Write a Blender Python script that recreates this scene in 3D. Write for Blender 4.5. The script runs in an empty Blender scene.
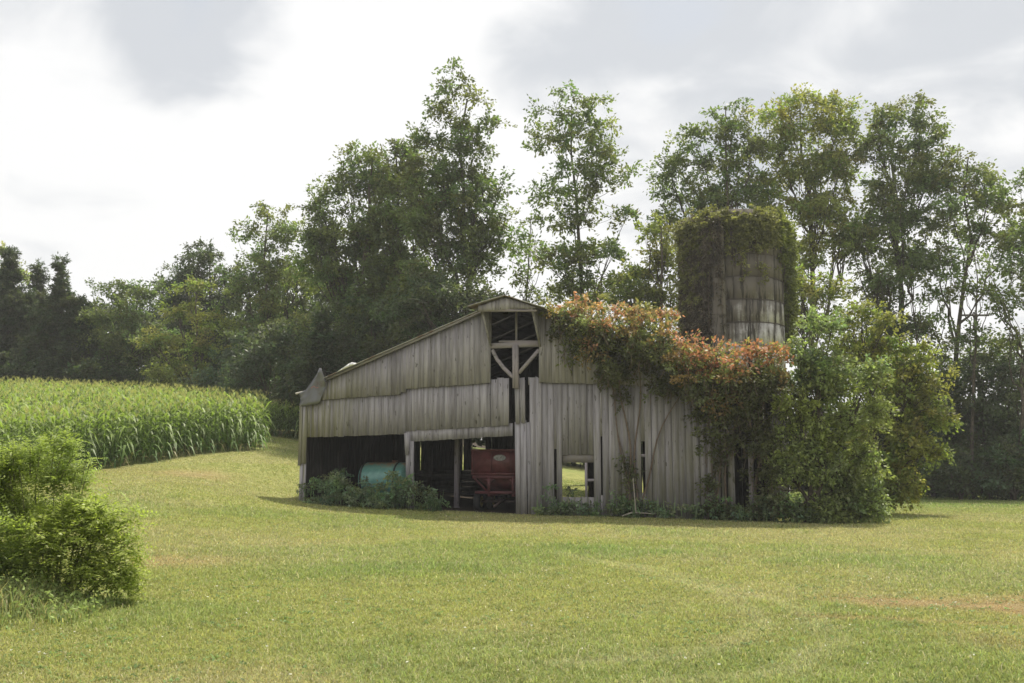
import bpy, math, random
import numpy as np
from mathutils import Vector

# ---------------------------------------------------------------- camera, sky, sun, exposure
sc = bpy.context.scene
COL = sc.collection
F_PX = 1000.0
PITCH = math.atan(125.5 / F_PX)
EYE = np.array([0.0, 0.0, 1.7])
cam_d = bpy.data.cameras.new('camera')
cam = bpy.data.objects.new('camera', cam_d)
COL.objects.link(cam)
cam.location = EYE
cam.rotation_euler = (math.pi / 2 + PITCH, 0, 0)
cam_d.sensor_width = 36.0
cam_d.lens = 36.0 * F_PX / 1024.0
cam_d.clip_start = 0.1
cam_d.clip_end = 3000
sc.camera = cam

SUN_EL, SUN_AZ = math.radians(61), math.radians(34)     # azimuth from +Y, negative to the left
world = bpy.data.worlds.new('World')
sc.world = world
world.use_nodes = True
nt = world.node_tree
nt.nodes.clear()


def N(tree, kind, ins=None, **props):
    n = tree.nodes.new(kind)
    for k, v in props.items():
        setattr(n, k, v)
    if ins:
        for k, v in ins.items():
            if isinstance(v, bpy.types.NodeSocket):
                tree.links.new(v, n.inputs[k])
            else:
                n.inputs[k].default_value = v
    return n


def M(tree, op, a, b=None, c=None, clamp=False):
    n = tree.nodes.new('ShaderNodeMath')
    n.operation = op
    n.use_clamp = clamp
    for i, v in enumerate((a, b, c)):
        if v is None:
            continue
        if isinstance(v, bpy.types.NodeSocket):
            tree.links.new(v, n.inputs[i])
        else:
            n.inputs[i].default_value = v
    return n.outputs[0]


def MIX(tree, fac, a, b, blend='MIX'):
    n = tree.nodes.new('ShaderNodeMix')
    n.data_type = 'RGBA'
    n.blend_type = blend
    for k, v in ((0, fac), (6, a), (7, b)):
        if isinstance(v, bpy.types.NodeSocket):
            tree.links.new(v, n.inputs[k])
        else:
            n.inputs[k].default_value = v if k == 0 else (*v[:3], 1)
    return n.outputs[2]


def SMOOTH(tree, v, lo, hi, a=0.0, b=1.0):
    n = N(tree, 'ShaderNodeMapRange', {'Value': v, 'From Min': lo, 'From Max': hi, 'To Min': a, 'To Max': b},
          interpolation_type='SMOOTHSTEP')
    return n.outputs[0]


def pix_dir(px, py):
    d = np.array([px - 512.0,
                  F_PX * math.cos(PITCH) - (341.5 - py) * math.sin(PITCH),
                  F_PX * math.sin(PITCH) + (341.5 - py) * math.cos(PITCH)])
    return d / np.linalg.norm(d)


tc = N(nt, 'ShaderNodeTexCoord').outputs['Generated']
sky = N(nt, 'ShaderNodeTexSky', sky_type='NISHITA', sun_disc=False, sun_elevation=SUN_EL, sun_rotation=SUN_AZ,
        air_density=1.4, dust_density=3.0)
sep = N(nt, 'ShaderNodeSeparateXYZ', {0: tc})
zz = M(nt, 'ADD', M(nt, 'MAXIMUM', sep.outputs[2], 0.0), 0.22)
cv = N(nt, 'ShaderNodeCombineXYZ', {0: M(nt, 'DIVIDE', sep.outputs[0], zz), 1: M(nt, 'DIVIDE', sep.outputs[1], zz), 2: 0.0})
n1 = N(nt, 'ShaderNodeTexNoise', {'Vector': cv.outputs[0], 'Scale': 1.5, 'Detail': 7.0, 'Roughness': 0.52, 'Distortion': 0.25})
n2 = N(nt, 'ShaderNodeTexNoise', {'Vector': cv.outputs[0], 'Scale': 3.6, 'Detail': 8.0, 'Roughness': 0.5, 'Distortion': 0.6})
val = M(nt, 'ADD', M(nt, 'MULTIPLY', n1.outputs[0], 0.8), M(nt, 'MULTIPLY', n2.outputs[0], 1.15))     # about 0.62
# thicker and thinner places of the cloud deck
for (px, py, rad, amt) in ((240, 35, 0.085, -0.45), (90, 70, 0.07, 0.12), (150, 10, 0.10, -0.14), (60, 20, 0.12, -0.14), (40, 150, 0.12, -0.06), (610, 100, 0.11, -0.34), (575, 50, 0.10, -0.12), (900, 20, 0.16, -0.14), (740, 20, 0.15, -0.12),
                           (985, 85, 0.09, -0.30), (400, 120, 0.16, 0.30), (330, 70, 0.10, 0.2), (690, 105, 0.05, 0.24), (830, 78, 0.07, 0.14), (990, 150, 0.08, 0.2), (100, 100, 0.1, 0.08), (120, 230, 0.16, 0.1), (500, 200, 0.16, 0.2)):
    d = pix_dir(px, py)
    dot = N(nt, 'ShaderNodeVectorMath', {0: tc, 1: tuple(d)}, operation='DOT_PRODUCT')
    g = SMOOTH(nt, dot.outputs['Value'], math.cos(rad * 1.7), 1.0, 0.0, amt)
    val = M(nt, 'ADD', val, g)
shade = SMOOTH(nt, val, 0.62, 1.04)
ccol = MIX(nt, shade, (0.475, 0.495, 0.525), (0.72, 0.72, 0.72))
bg1 = N(nt, 'ShaderNodeBackground', {'Color': sky.outputs[0], 'Strength': 0.09})
bg2 = N(nt, 'ShaderNodeBackground', {'Color': ccol, 'Strength': 1.0})
cover = SMOOTH(nt, val, 0.25, 0.55, 0.80, 0.98)
mx = N(nt, 'ShaderNodeMixShader', {0: cover, 1: bg1.outputs[0], 2: bg2.outputs[0]})
N(nt, 'ShaderNodeOutputWorld', {0: mx.outputs[0]})

sun_d = bpy.data.lights.new('sun', 'SUN')
sun_d.energy = 5.0
sun_d.angle = math.radians(3.0)
sun_d.color = (1.0, 0.93, 0.80)
sun = bpy.data.objects.new('sun', sun_d)
COL.objects.link(sun)
sdir = Vector((math.sin(SUN_AZ) * math.cos(SUN_EL), math.cos(SUN_AZ) * math.cos(SUN_EL), math.sin(SUN_EL)))
sun.rotation_euler = sdir.to_track_quat('Z', 'Y').to_euler()
sun.location = (0, 0, 60)

sc.view_settings.view_transform = 'Standard'
sc.view_settings.look = 'None'
sc.view_settings.gamma = 1
sc.view_settings.exposure = 0.48
sc.render.engine = 'CYCLES'
sc.cycles.max_bounces = 6
sc.cycles.diffuse_bounces = 3
sc.cycles.glossy_bounces = 2
sc.cycles.transmission_bounces = 4
sc.cycles.use_denoising = True
sc.cycles.caustics_reflective = False
sc.cycles.caustics_refractive = False


# ---------------------------------------------------------------- helpers
def at(px, py, D):
    """the point at distance y = D seen at this place of the photograph"""
    d = pix_dir(px, py)
    return EYE + d * (D / d[1])


def nrm(a):
    return a / np.maximum(np.linalg.norm(a, axis=-1, keepdims=True), 1e-9)


class MB:
    def __init__(self):
        self.V, self.F, self.C, self.MI, self.n = [], [], [], [], 0

    def add(self, V, F, col=None, mi=0):
        V = np.asarray(V, float).reshape(-1, 3)
        F = np.asarray(F, int)
        self.V.append(V)
        self.F.append(F + self.n)
        c = np.ones((len(V), 3)) * 0.5
        if col is not None:
            c[:] = col
        self.C.append(c)
        self.MI.append(np.full(len(F), mi))
        self.n += len(V)

    def hexa(self, P, col=None, mi=0):
        """eight corners: 0-3 bottom ring, 4-7 top ring"""
        self.add(P, [[0, 3, 2, 1], [4, 5, 6, 7], [0, 1, 5, 4], [1, 2, 6, 5], [2, 3, 7, 6], [3, 0, 4, 7]], col, mi)

    def box(self, x0, x1, y0, y1, z0, z1, col=None, mi=0):
        self.hexa([(x0, y0, z0), (x1, y0, z0), (x1, y1, z0), (x0, y1, z0),
                   (x0, y0, z1), (x1, y0, z1), (x1, y1, z1), (x0, y1, z1)], col, mi)

    def bar(self, a, b, w, h=None, col=None, mi=0):
        """rectangular beam from a to b"""
        h = h or w
        a, b = np.array(a, float), np.array(b, float)
        t = nrm(b - a)
        r = np.array([0, 0, 1.0]) if abs(t[2]) < 0.9 else np.array([0, 1.0, 0])
        s = nrm(np.cross(t, r))
        u = np.cross(s, t)
        P = [a - s * w / 2 - u * h / 2, a + s * w / 2 - u * h / 2, a + s * w / 2 + u * h / 2, a - s * w / 2 + u * h / 2]
        P += [p + (b - a) for p in P]
        self.hexa(P, col, mi)

    def tubes(self, P, R, sides=4, col=None, mi=0):
        P = np.asarray(P, float)
        if P.ndim == 2:
            P = P[None]
        R = np.broadcast_to(np.asarray(R, float), P.shape[:2])
        n, K, _ = P.shape
        T = np.gradient(P, axis=1)
        T = nrm(T)
        ref = np.where(np.abs(T[..., 2:3]) > 0.8, np.array([1.0, 0.05, 0]), np.array([0.0, 0.05, 1.0]))
        S = nrm(np.cross(T, ref))
        U = np.cross(S, T)
        a = np.arange(sides) / sides * 2 * math.pi
        V = P[:, :, None] + R[:, :, None, None] * (S[:, :, None] * np.cos(a)[:, None] + U[:, :, None] * np.sin(a)[:, None])
        idx = np.arange(n * K * sides).reshape(n, K, sides)
        A, B = idx[:, :-1], idx[:, 1:]
        F = np.stack([A, np.roll(A, -1, 2), np.roll(B, -1, 2), B], -1).reshape(-1, 4)
        self.add(V.reshape(-1, 3), F, None if col is None else col, mi)

    def lathe(self, prof, axis='z', c=(0, 0, 0), sides=24, col=None, mi=0, squash=1.0):
        """prof: list of (radius, along)"""
        c = np.array(c, float)
        a = np.arange(sides) / sides * 2 * math.pi
        V = []
        for r, h in prof:
            for t in a:
                x, y = r * math.cos(t), r * math.sin(t)
                V.append((x, y * squash, h) if axis == 'z' else (h, x, y) if axis == 'x' else (x, h, y))
        F = []
        for i in range(len(prof) - 1):
            for j in range(sides):
                k = (j + 1) % sides
                F.append((i * sides + j, i * sides + k, (i + 1) * sides + k, (i + 1) * sides + j))
        self.add(np.array(V) + c, F, col, mi)

    def build(self, name, mat, parent=None, smooth=False):
        me = bpy.data.meshes.new(name)
        V = np.concatenate(self.V)
        C = np.concatenate(self.C)
        sizes = np.concatenate([np.full(len(f), f.shape[1]) for f in self.F])
        loops = np.concatenate([f.ravel() for f in self.F])
        me.vertices.add(len(V))
        me.vertices.foreach_set('co', V.astype(np.float32).ravel())
        me.loops.add(len(loops))
        me.loops.foreach_set('vertex_index', loops.astype(np.int32))
        me.polygons.add(len(sizes))
        st = np.concatenate([[0], np.cumsum(sizes)[:-1]])
        me.polygons.foreach_set('loop_start', st.astype(np.int32))
        mi = np.concatenate(self.MI)
        me.polygons.foreach_set('material_index', mi.astype(np.int32))
        if smooth:
            me.polygons.foreach_set('use_smooth', np.ones(len(sizes), bool))
        at_ = me.color_attributes.new('tint', 'FLOAT_COLOR', 'POINT')
        at_.data.foreach_set('color', np.concatenate([C, np.ones((len(C), 1))], 1).astype(np.float32).ravel())
        for m in (mat if isinstance(mat, (list, tuple)) else [mat]):
            me.materials.append(m)
        me.update(calc_edges=True)
        me.validate()
        o = bpy.data.objects.new(name, me)
        COL.objects.link(o)
        if parent is not None:
            o.parent = parent
        return o


def tag(o, label=None, cat=None, group=None, kind=None):
    for k, v in (('label', label), ('category', cat), ('group', group), ('kind', kind)):
        if v:
            o[k] = v
    return o


def empty(name, loc, label, cat, group=None, rz=0.0):
    o = bpy.data.objects.new(name, None)
    o.empty_display_size = 0.3
    COL.objects.link(o)
    o.location = tuple(loc)
    o.rotation_euler = (0, 0, rz)
    return tag(o, label, cat, group)


# ---------------------------------------------------------------- the lie of the land
CP = np.array([
    (0, 0, 0), (-8, 3, 0), (8, 3, 0), (0, 12, 0), (-6, 12.8, 0), (8, 14, 0), (0, 22, 0.0), (12, 22, -0.08), (-11, 20, 0.2), (-18, 25, 0.7), (-32, 28, 1.2), (-40, 8, 0.4),
    (40, 8, -0.1), (40, 35, -0.1), (22, 40, -0.1), (-8.2, 38.7, 0.42), (-4, 37.4, 0.2), (0, 36, 0.06), (4.5, 34.6, -0.02), (9, 33.2, -0.10), (14, 34, -0.1),
    (-9.2, 33, 0.45), (-11.2, 36, 1.0), (-13, 54, 3.0), (-13.6, 50, 2.6), (-16, 43, 1.8), (-18.7, 38, 1.35), (-10.5, 45, 1.75), (-24, 70, 4.9), (-45, 70, 5.6), (-20, 90, 6.3), (-60, 90, 7.3), (-8, 62, 2.8),
    (-7, 48, 1.0), (0, 49, 0.3), (6, 50, 0.1), (5, 58, 0.5), (4, 70, 1.6), (4, 82, 2.2), (20, 60, 0), (25, 66, 0), (40, 66, 0), (50, 90, 0.3),
    (-100, 150, 9), (110, 150, 1), (0, 150, 3), (-100, 20, 1), (100, 20, 0), (0, -60, 0), (-300, 500, 6), (300, 500, 3), (0, 500, 3), (-400, 0, 0), (400, 0, 0), (0, -300, 0), (-400, -300, 0), (400, -300, 0)], float)


def _tps(r2):
    return 0.5 * r2 * np.log(np.maximum(r2, 1e-9))


_n = len(CP)
_A = np.zeros((_n + 3, _n + 3))
_d2 = ((CP[:, None, :2] - CP[None, :, :2]) ** 2).sum(-1)
_A[:_n, :_n] = _tps(_d2) + np.eye(_n) * 0.5
_P = np.c_[np.ones(_n), CP[:, :2]]
_A[:_n, _n:] = _P
_A[_n:, :_n] = _P.T
_W = np.linalg.solve(_A, np.r_[CP[:, 2], 0, 0, 0])


def H(x, y):
    x, y = np.asarray(x, float), np.asarray(y, float)
    sh = np.broadcast(x, y).shape
    q = np.stack([np.broadcast_to(x, sh).ravel(), np.broadcast_to(y, sh).ravel()], 1)
    out = np.empty(len(q))
    for i in range(0, len(q), 20000):
        s = q[i:i + 20000]
        d2 = ((s[:, None] - CP[None, :, :2]) ** 2).sum(-1)
        out[i:i + 20000] = _tps(d2) @ _W[:_n] + _W[_n] + s @ _W[_n + 1:]
    return out.reshape(sh)


def on_ground(px, py, guess=30.0):
    """where the line of sight through this place of the photograph meets the ground"""
    d = pix_dir(px, py)
    t = np.linspace(5, 140, 800)
    P = EYE + d * t[:, None] / d[1]
    below = P[:, 2] - H(P[:, 0], P[:, 1])
    k = int(np.argmax(below < 0))
    return P[k] if below[k] < 0 else at(px, py, guess)


# barn frame: u to the right along the facade, v into the barn, z up
TH = math.radians(18)
BO = at(505, 512, 36.0)
BO[2] = 0.0
Uv = np.array([math.cos(TH), -math.sin(TH), 0])
Vv = np.array([math.sin(TH), math.cos(TH), 0])


def pf(px, py, v=0.0):
    """photograph place to (u, z) on the facade plane moved in by v"""
    d = pix_dir(px, py)
    o = BO + Vv * v
    t = np.dot(o - EYE, Vv) / np.dot(d, Vv)
    p = EYE + d * t
    return float(np.dot(p - BO, Uv)), float(p[2])


def bw(u, v, z):
    return BO + Uv * u + Vv * v + np.array([0, 0, z])


# ---------------------------------------------------------------- value noise in numpy
def vnoise(x, y, scale, seed=0):
    x, y = np.asarray(x) / scale, np.asarray(y) / scale
    xi, yi = np.floor(x).astype(int), np.floor(y).astype(int)
    fx, fy = x - xi, y - yi
    fx, fy = fx * fx * (3 - 2 * fx), fy * fy * (3 - 2 * fy)

    def h(a, b):
        v = np.sin(a * 127.1 + b * 311.7 + seed * 74.7) * 43758.5453
        return v - np.floor(v)
    return (h(xi, yi) * (1 - fx) + h(xi + 1, yi) * fx) * (1 - fy) + (h(xi, yi + 1) * (1 - fx) + h(xi + 1, yi + 1) * fx) * fy


def fbm(x, y, scale, seed=0, o=4):
    v, a, s = 0, 0.5, 0
    for k in range(o):
        v = v + a * vnoise(x, y, scale / 2 ** k, seed + k)
        s += a
        a *= 0.55
    return v / s


def ell(x, y, cx, cy, rx, ry, rot=0.0):
    c, s = math.cos(rot), math.sin(rot)
    dx, dy = x - cx, y - cy
    a, b = (dx * c + dy * s) / rx, (-dx * s + dy * c) / ry
    return np.exp(-(a * a + b * b) ** 1.3)


PATCH = {}
for key, px, py in (('r1', 1000, 605), ('r2', 930, 600), ('r3', 905, 622), ('r4', 1000, 650), ('l1', 200, 475), ('l2', 200, 560), ('l3', 390, 535), ('g1', 410, 568), ('g2', 650, 552), ('g3', 930, 566),
                    ('g4', 300, 580), ('d1', 870, 598), ('b1', 100, 470)):
    PATCH[key] = on_ground(px, py)


def lawn(x, y):
    """the lawn's own colour at a place: dry straw, lush green, worn reddish soil, barn dirt (each 0..1)"""
    wx = x + (fbm(x, y, 3.0, 5) - .5) * 2.2
    wy = y + (fbm(x, y, 3.0, 9) - .5) * 2.2
    big = fbm(x, y, 7.0, 3)
    mid = fbm(wx, wy, 2.0, 12)
    dry = np.clip((big * .6 + mid * .6 - .48) * 3.4, 0, 1) * 0.62
    P = PATCH
    red = 0.9 * ell(wx, wy, P['r1'][0] + .5, P['r1'][1], 1.3, 1.0) + 0.5 * ell(wx, wy, P['r2'][0], P['r2'][1], 1.5, .55) + .55 * ell(wx, wy, P['r3'][0], P['r3'][1], 1.3, .25) \
        + .45 * ell(wx, wy, P['r4'][0] + .3, P['r4'][1], .9, .5) + .75 * ell(wx, wy, P['l1'][0], P['l1'][1], 1.6, 1.6) + .6 * ell(wx, wy, P['l2'][0], P['l2'][1], 1.1, 1.0) + .55 * ell(wx, wy, P['d1'][0], P['d1'][1], .7, .4) \
        + .35 * ell(wx, wy, P['b1'][0], P['b1'][1], 2.5, 1.6)
    red = red * (0.35 + 1.1 * fbm(x, y, .6, 31))
    lush = .9 * ell(wx, wy, P['g1'][0], P['g1'][1], 2.3, 1.5) + .5 * ell(wx, wy, P['g2'][0], P['g2'][1], 2.2, 2.2) + .4 * ell(wx, wy, P['g3'][0], P['g3'][1], 2.5, 1.4) + .3 * ell(wx, wy, P['g4'][0], P['g4'][1], 1.6, 1)
    lush = lush + np.clip((fbm(x, y, 4.0, 44) - .52) * 4, 0, .5)
    # far lawn to the right stays greener
    lush = lush + .8 * np.clip((y - 36) / 14, 0, 1) * np.clip((x - 8) / 6, 0, 1)
    # bleached wheel tracks curving across the near lawn
    tr = 0
    for off in (0.0, 1.7):
        a = np.array([on_ground(*p)[:2] for p in ((560, 668), (700, 655), (762, 630), (735, 598), (640, 572), (560, 556))])
        a = a + np.array([off * .3, -off * .55])
        for i in range(len(a) - 1):
            p, q = a[i], a[i + 1]
            t = np.clip(((x - p[0]) * (q[0] - p[0]) + (y - p[1]) * (q[1] - p[1])) / ((q - p) ** 2).sum(), 0, 1)
            dd = np.hypot(x - p[0] - t * (q[0] - p[0]), y - p[1] - t * (q[1] - p[1]))
            tr = np.maximum(tr, np.exp(-(dd / (0.15 + .10 * fbm(x, y, 1.0, 3))) ** 2))
    pale = tr * (.25 + .9 * fbm(x, y, .8, 71)) * .58
    u = (x - BO[0]) * Uv[0] + (y - BO[1]) * Uv[1]
    v = (x - BO[0]) * Vv[0] + (y - BO[1]) * Vv[1]
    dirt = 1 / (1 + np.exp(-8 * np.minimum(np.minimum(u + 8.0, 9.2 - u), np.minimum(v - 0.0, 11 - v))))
    return np.clip(dry, 0, 1), np.clip(lush, 0, 1), np.clip(red, 0, 1), np.clip(pale, 0, 1), dirt


GREEN = np.array([0.322, 0.340, 0.115])
LUSHC = np.array([0.24, 0.31, 0.095])
DRYC = np.array([0.41, 0.375, 0.19])
PALEC = np.array([0.47, 0.45, 0.27])
REDC = np.array([0.40, 0.29, 0.16])
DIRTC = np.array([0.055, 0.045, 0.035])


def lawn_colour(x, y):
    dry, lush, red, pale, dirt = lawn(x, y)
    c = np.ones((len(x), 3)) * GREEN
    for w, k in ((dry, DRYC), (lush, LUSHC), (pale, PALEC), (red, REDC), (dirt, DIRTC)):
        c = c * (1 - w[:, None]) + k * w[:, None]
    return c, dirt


# ---------------------------------------------------------------- materials
def new_mat(name):
    m = bpy.data.materials.new(name)
    m.use_nodes = True
    t = m.node_tree
    t.nodes.clear()
    return m, t


def simple(name, col, rough=0.6, metal=0.0, var=0.25, scale=6.0, bump=0.2, spec=0.4):
    m, t = new_mat(name)
    o = N(t, 'ShaderNodeTexCoord').outputs['Object']
    nz = N(t, 'ShaderNodeTexNoise', {'Vector': o, 'Scale': scale, 'Detail': 6.0, 'Roughness': 0.65}).outputs[0]
    k = SMOOTH(t, nz, 0.3, 0.7, 1 - var, 1 + var)
    c = N(t, 'ShaderNodeVectorMath', {0: col, 'Scale': k}, operation='SCALE').outputs[0]
    b = N(t, 'ShaderNodeBump', {'Height': nz, 'Strength': bump, 'Distance': 0.02}).outputs[0]
    p = N(t, 'ShaderNodeBsdfPrincipled', {'Base Color': c, 'Roughness': rough, 'Metallic': metal, 'Normal': b, 'Specular IOR Level': spec})
    N(t, 'ShaderNodeOutputMaterial', {0: p.outputs[0]})
    return m


def leaf_mat(name, trans=0.42, rough=0.5, tcol=(1.3, 1.4, 0.75), spec=0.35):
    """colour comes from the tint of each leaf"""
    m, t = new_mat(name)
    a = N(t, 'ShaderNodeVertexColor', layer_name='tint').outputs[0]
    g = N(t, 'ShaderNodeNewGeometry')
    k = M(t, 'ADD', M(t, 'MULTIPLY', g.outputs['Random Per Island'], 0.5), 0.75)
    c = N(t, 'ShaderNodeVectorMath', {0: a, 'Scale': k}, operation='SCALE').outputs[0]
    p = N(t, 'ShaderNodeBsdfPrincipled', {'Base Color': c, 'Roughness': rough, 'Specular IOR Level': spec})
    tc_ = N(t, 'ShaderNodeVectorMath', {0: c, 1: tcol}, operation='MULTIPLY').outputs[0]
    tr = N(t, 'ShaderNodeBsdfTranslucent', {'Color': tc_})
    mx_ = N(t, 'ShaderNodeMixShader', {0: trans, 1: p.outputs[0], 2: tr.outputs[0]})
    N(t, 'ShaderNodeOutputMaterial', {0: mx_.outputs[0]})
    return m


def wood_mat(name, base=(0.335, 0.315, 0.335), dark=(0.195, 0.180, 0.190), moss=0.0, vertical=2):
    m, t = new_mat(name)
    o = N(t, 'ShaderNodeTexCoord').outputs['Object']
    g = N(t, 'ShaderNodeNewGeometry').outputs['Random Per Island']
    off = N(t, 'ShaderNodeCombineXYZ', {0: M(t, 'MULTIPLY', g, 37.0), 1: M(t, 'MULTIPLY', g, 11.0), 2: M(t, 'MULTIPLY', g, 5.0)})
    p0 = N(t, 'ShaderNodeVectorMath', {0: o, 1: off.outputs[0]}, operation='ADD').outputs[0]
    sc1, sc2 = [9.0] * 3, [45.0] * 3
    sc1[vertical], sc2[vertical] = 0.55, 1.1
    v1 = N(t, 'ShaderNodeVectorMath', {0: p0, 1: tuple(sc1)}, operation='MULTIPLY').outputs[0]
    v2 = N(t, 'ShaderNodeVectorMath', {0: p0, 1: tuple(sc2)}, operation='MULTIPLY').outputs[0]
    a = N(t, 'ShaderNodeTexNoise', {'Vector': v1, 'Scale': 1.0, 'Detail': 5.0, 'Roughness': 0.6}).outputs[0]
    b = N(t, 'ShaderNodeTexNoise', {'Vector': v2, 'Scale': 1.0, 'Detail': 4.0, 'Roughness': 0.6}).outputs[0]
    w = N(t, 'ShaderNodeTexNoise', {'Vector': o, 'Scale': 0.55, 'Detail': 4.0, 'Roughness': 0.6}).outputs[0]
    gr = M(t, 'ADD', M(t, 'MULTIPLY', a, 0.65), M(t, 'MULTIPLY', b, 0.35))
    f = SMOOTH(t, gr, 0.36, 0.60)
    c = MIX(t, f, dark, base)
    c = MIX(t, SMOOTH(t, w, 0.45, 0.7, 0.0, 0.25), c, (0.20, 0.19, 0.17))          # browner weathering
    kn = N(t, 'ShaderNodeTexNoise', {'Vector': N(t, 'ShaderNodeVectorMath', {0: p0, 1: tuple(3.2 if i == vertical else 11.0 for i in range(3))}, operation='MULTIPLY').outputs[0], 'Scale': 1.0, 'Detail': 2.0}).outputs[0]
    c = MIX(t, SMOOTH(t, kn, 0.66, 0.74, 0.0, 0.75), c, (0.06, 0.055, 0.05))
    br = M(t, 'ADD', M(t, 'MULTIPLY', g, 0.34), 0.83)
    c = N(t, 'ShaderNodeVectorMath', {0: c, 'Scale': br}, operation='SCALE').outputs[0]
    if moss:
        s = N(t, 'ShaderNodeSeparateXYZ', {0: o})
        # green algae where the boards stay damp: by the left corner and under the vine
        l1 = SMOOTH(t, s.outputs[0], -4.6, -8.0, 0, 1)
        l2 = M(t, 'MULTIPLY', SMOOTH(t, s.outputs[0], 0.8, 2.6, 0, .7), SMOOTH(t, s.outputs[2], 5.2, 0.2, 0.25, 0.9))
        l3 = SMOOTH(t, s.outputs[2], 1.1, -0.2, 0, 0.7)
        mm = M(t, 'MAXIMUM', M(t, 'MAXIMUM', l1, l2), l3)
        nz = N(t, 'ShaderNodeTexNoise', {'Vector': v1, 'Scale': 0.8, 'Detail': 3.0}).outputs[0]
        mk = M(t, 'MULTIPLY', mm, SMOOTH(t, nz, 0.40, 0.62, 0.05, moss))
        c = MIX(t, mk, c, (0.17, 0.165, 0.085))
    bp = N(t, 'ShaderNodeBump', {'Height': gr, 'Strength': 0.6, 'Distance': 0.012}).outputs[0]
    p = N(t, 'ShaderNodeBsdfPrincipled', {'Base Color': c, 'Roughness': 0.85, 'Normal': bp, 'Specular IOR Level': 0.2})
    N(t, 'ShaderNodeOutputMaterial', {0: p.outputs[0]})
    return m


def tin_mat(name, base=(0.42, 0.42, 0.40), rust=(0.20, 0.09, 0.04), amount=0.5):
    m, t = new_mat(name)
    o = N(t, 'ShaderNodeTexCoord').outputs['Object']
    a = N(t, 'ShaderNodeTexNoise', {'Vector': o, 'Scale': 1.3, 'Detail': 7.0, 'Roughness': 0.7}).outputs[0]
    f = SMOOTH(t, a, 0.62 - amount * .3, 0.74 - amount * .2)
    c = MIX(t, f, base, rust)
    bp = N(t, 'ShaderNodeBump', {'Height': a, 'Strength': 0.25, 'Distance': 0.02}).outputs[0]
    p = N(t, 'ShaderNodeBsdfPrincipled', {'Base Color': c, 'Roughness': M(t, 'ADD', M(t, 'MULTIPLY', f, 0.35), 0.45),
                                         'Metallic': M(t, 'SUBTRACT', 0.6, M(t, 'MULTIPLY', f, 0.5)), 'Normal': bp})
    N(t, 'ShaderNodeOutputMaterial', {0: p.outputs[0]})
    return m


LEAF = leaf_mat('leaf', trans=0.46)
GRASSM = leaf_mat('grass_blade', trans=0.45, rough=0.6, tcol=(1.05, 1.08, 0.9), spec=0.25)
CORNM = leaf_mat('corn_leaf', trans=0.42, rough=0.5, tcol=(1.25, 1.4, 0.7), spec=0.3)
CREEPM = leaf_mat('creeper_leaf', trans=0.4, tcol=(1.4, 1.25, 0.8))
BARK = simple('bark', (0.085, 0.07, 0.055), rough=0.95, scale=5, bump=0.8, var=.4)
BARK_PALE = simple('pale_bark', (0.30, 0.27, 0.22), rough=0.9, scale=8, bump=0.5)
STEM_BROWN = simple('vine_stem', (0.14, 0.105, 0.08), rough=0.95, scale=9, bump=0.5)
WOOD = wood_mat('weathered_boards', moss=0.85)
WOOD_SHADE = wood_mat('shaded_boards_inside', base=(0.05, 0.045, 0.04), dark=(0.025, 0.022, 0.02))  # near-black copy of the board wood: interior shade put into the colour
BEAM = wood_mat('weathered_beam', base=(0.34, 0.298, 0.325))
BEAM_H = wood_mat('weathered_crossbeam', base=(0.34, 0.298, 0.325), vertical=0)
TIN = tin_mat('roof_tin', base=(.36, .35, .32), rust=(.17, .12, .085), amount=0.5)
TIN_GREY = tin_mat('grey_tin', base=(0.15, 0.152, 0.16), rust=(0.10, 0.07, 0.06), amount=0.3)
TIN_WHITE = tin_mat('bright_tin', base=(0.75, 0.75, 0.73), amount=0.0)


# ground material: tint attribute plus fine noise
def ground_mat():
    m, t = new_mat('lawn')
    a = N(t, 'ShaderNodeVertexColor', layer_name='tint').outputs[0]
    o = N(t, 'ShaderNodeTexCoord').outputs['Object']
    n1_ = N(t, 'ShaderNodeTexNoise', {'Vector': o, 'Scale': 2.2, 'Detail': 8.0, 'Roughness': 0.75}).outputs[0]
    n2_ = N(t, 'ShaderNodeTexNoise', {'Vector': o, 'Scale': 14.0, 'Detail': 6.0, 'Roughness': 0.8}).outputs[0]
    v = M(t, 'ADD', M(t, 'MULTIPLY', n1_, 0.5), M(t, 'MULTIPLY', n2_, 0.5))
    c = N(t, 'ShaderNodeVectorMath', {0: a, 'Scale': SMOOTH(t, v, 0.32, 0.68, 0.55, 1.35)}, operation='SCALE').outputs[0]
    hue = SMOOTH(t, n1_, 0.35, 0.65, 0.0, 1.0)
    c = MIX(t, 0.28, c, MIX(t, hue, (0.15, 0.20, 0.045), (0.30, 0.26, 0.11)))
    # bare dirt keeps its own colour
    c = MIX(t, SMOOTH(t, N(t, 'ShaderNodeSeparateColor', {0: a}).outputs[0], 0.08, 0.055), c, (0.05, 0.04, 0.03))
    bp = N(t, 'ShaderNodeBump', {'Height': v, 'Strength': 0.9, 'Distance': 0.08}).outputs[0]
    p = N(t, 'ShaderNodeBsdfPrincipled', {'Base Color': c, 'Roughness': 0.95, 'Normal': bp, 'Specular IOR Level': 0.1})
    N(t, 'ShaderNodeOutputMaterial', {0: p.outputs[0]})
    return m


LAWN = ground_mat()

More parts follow.
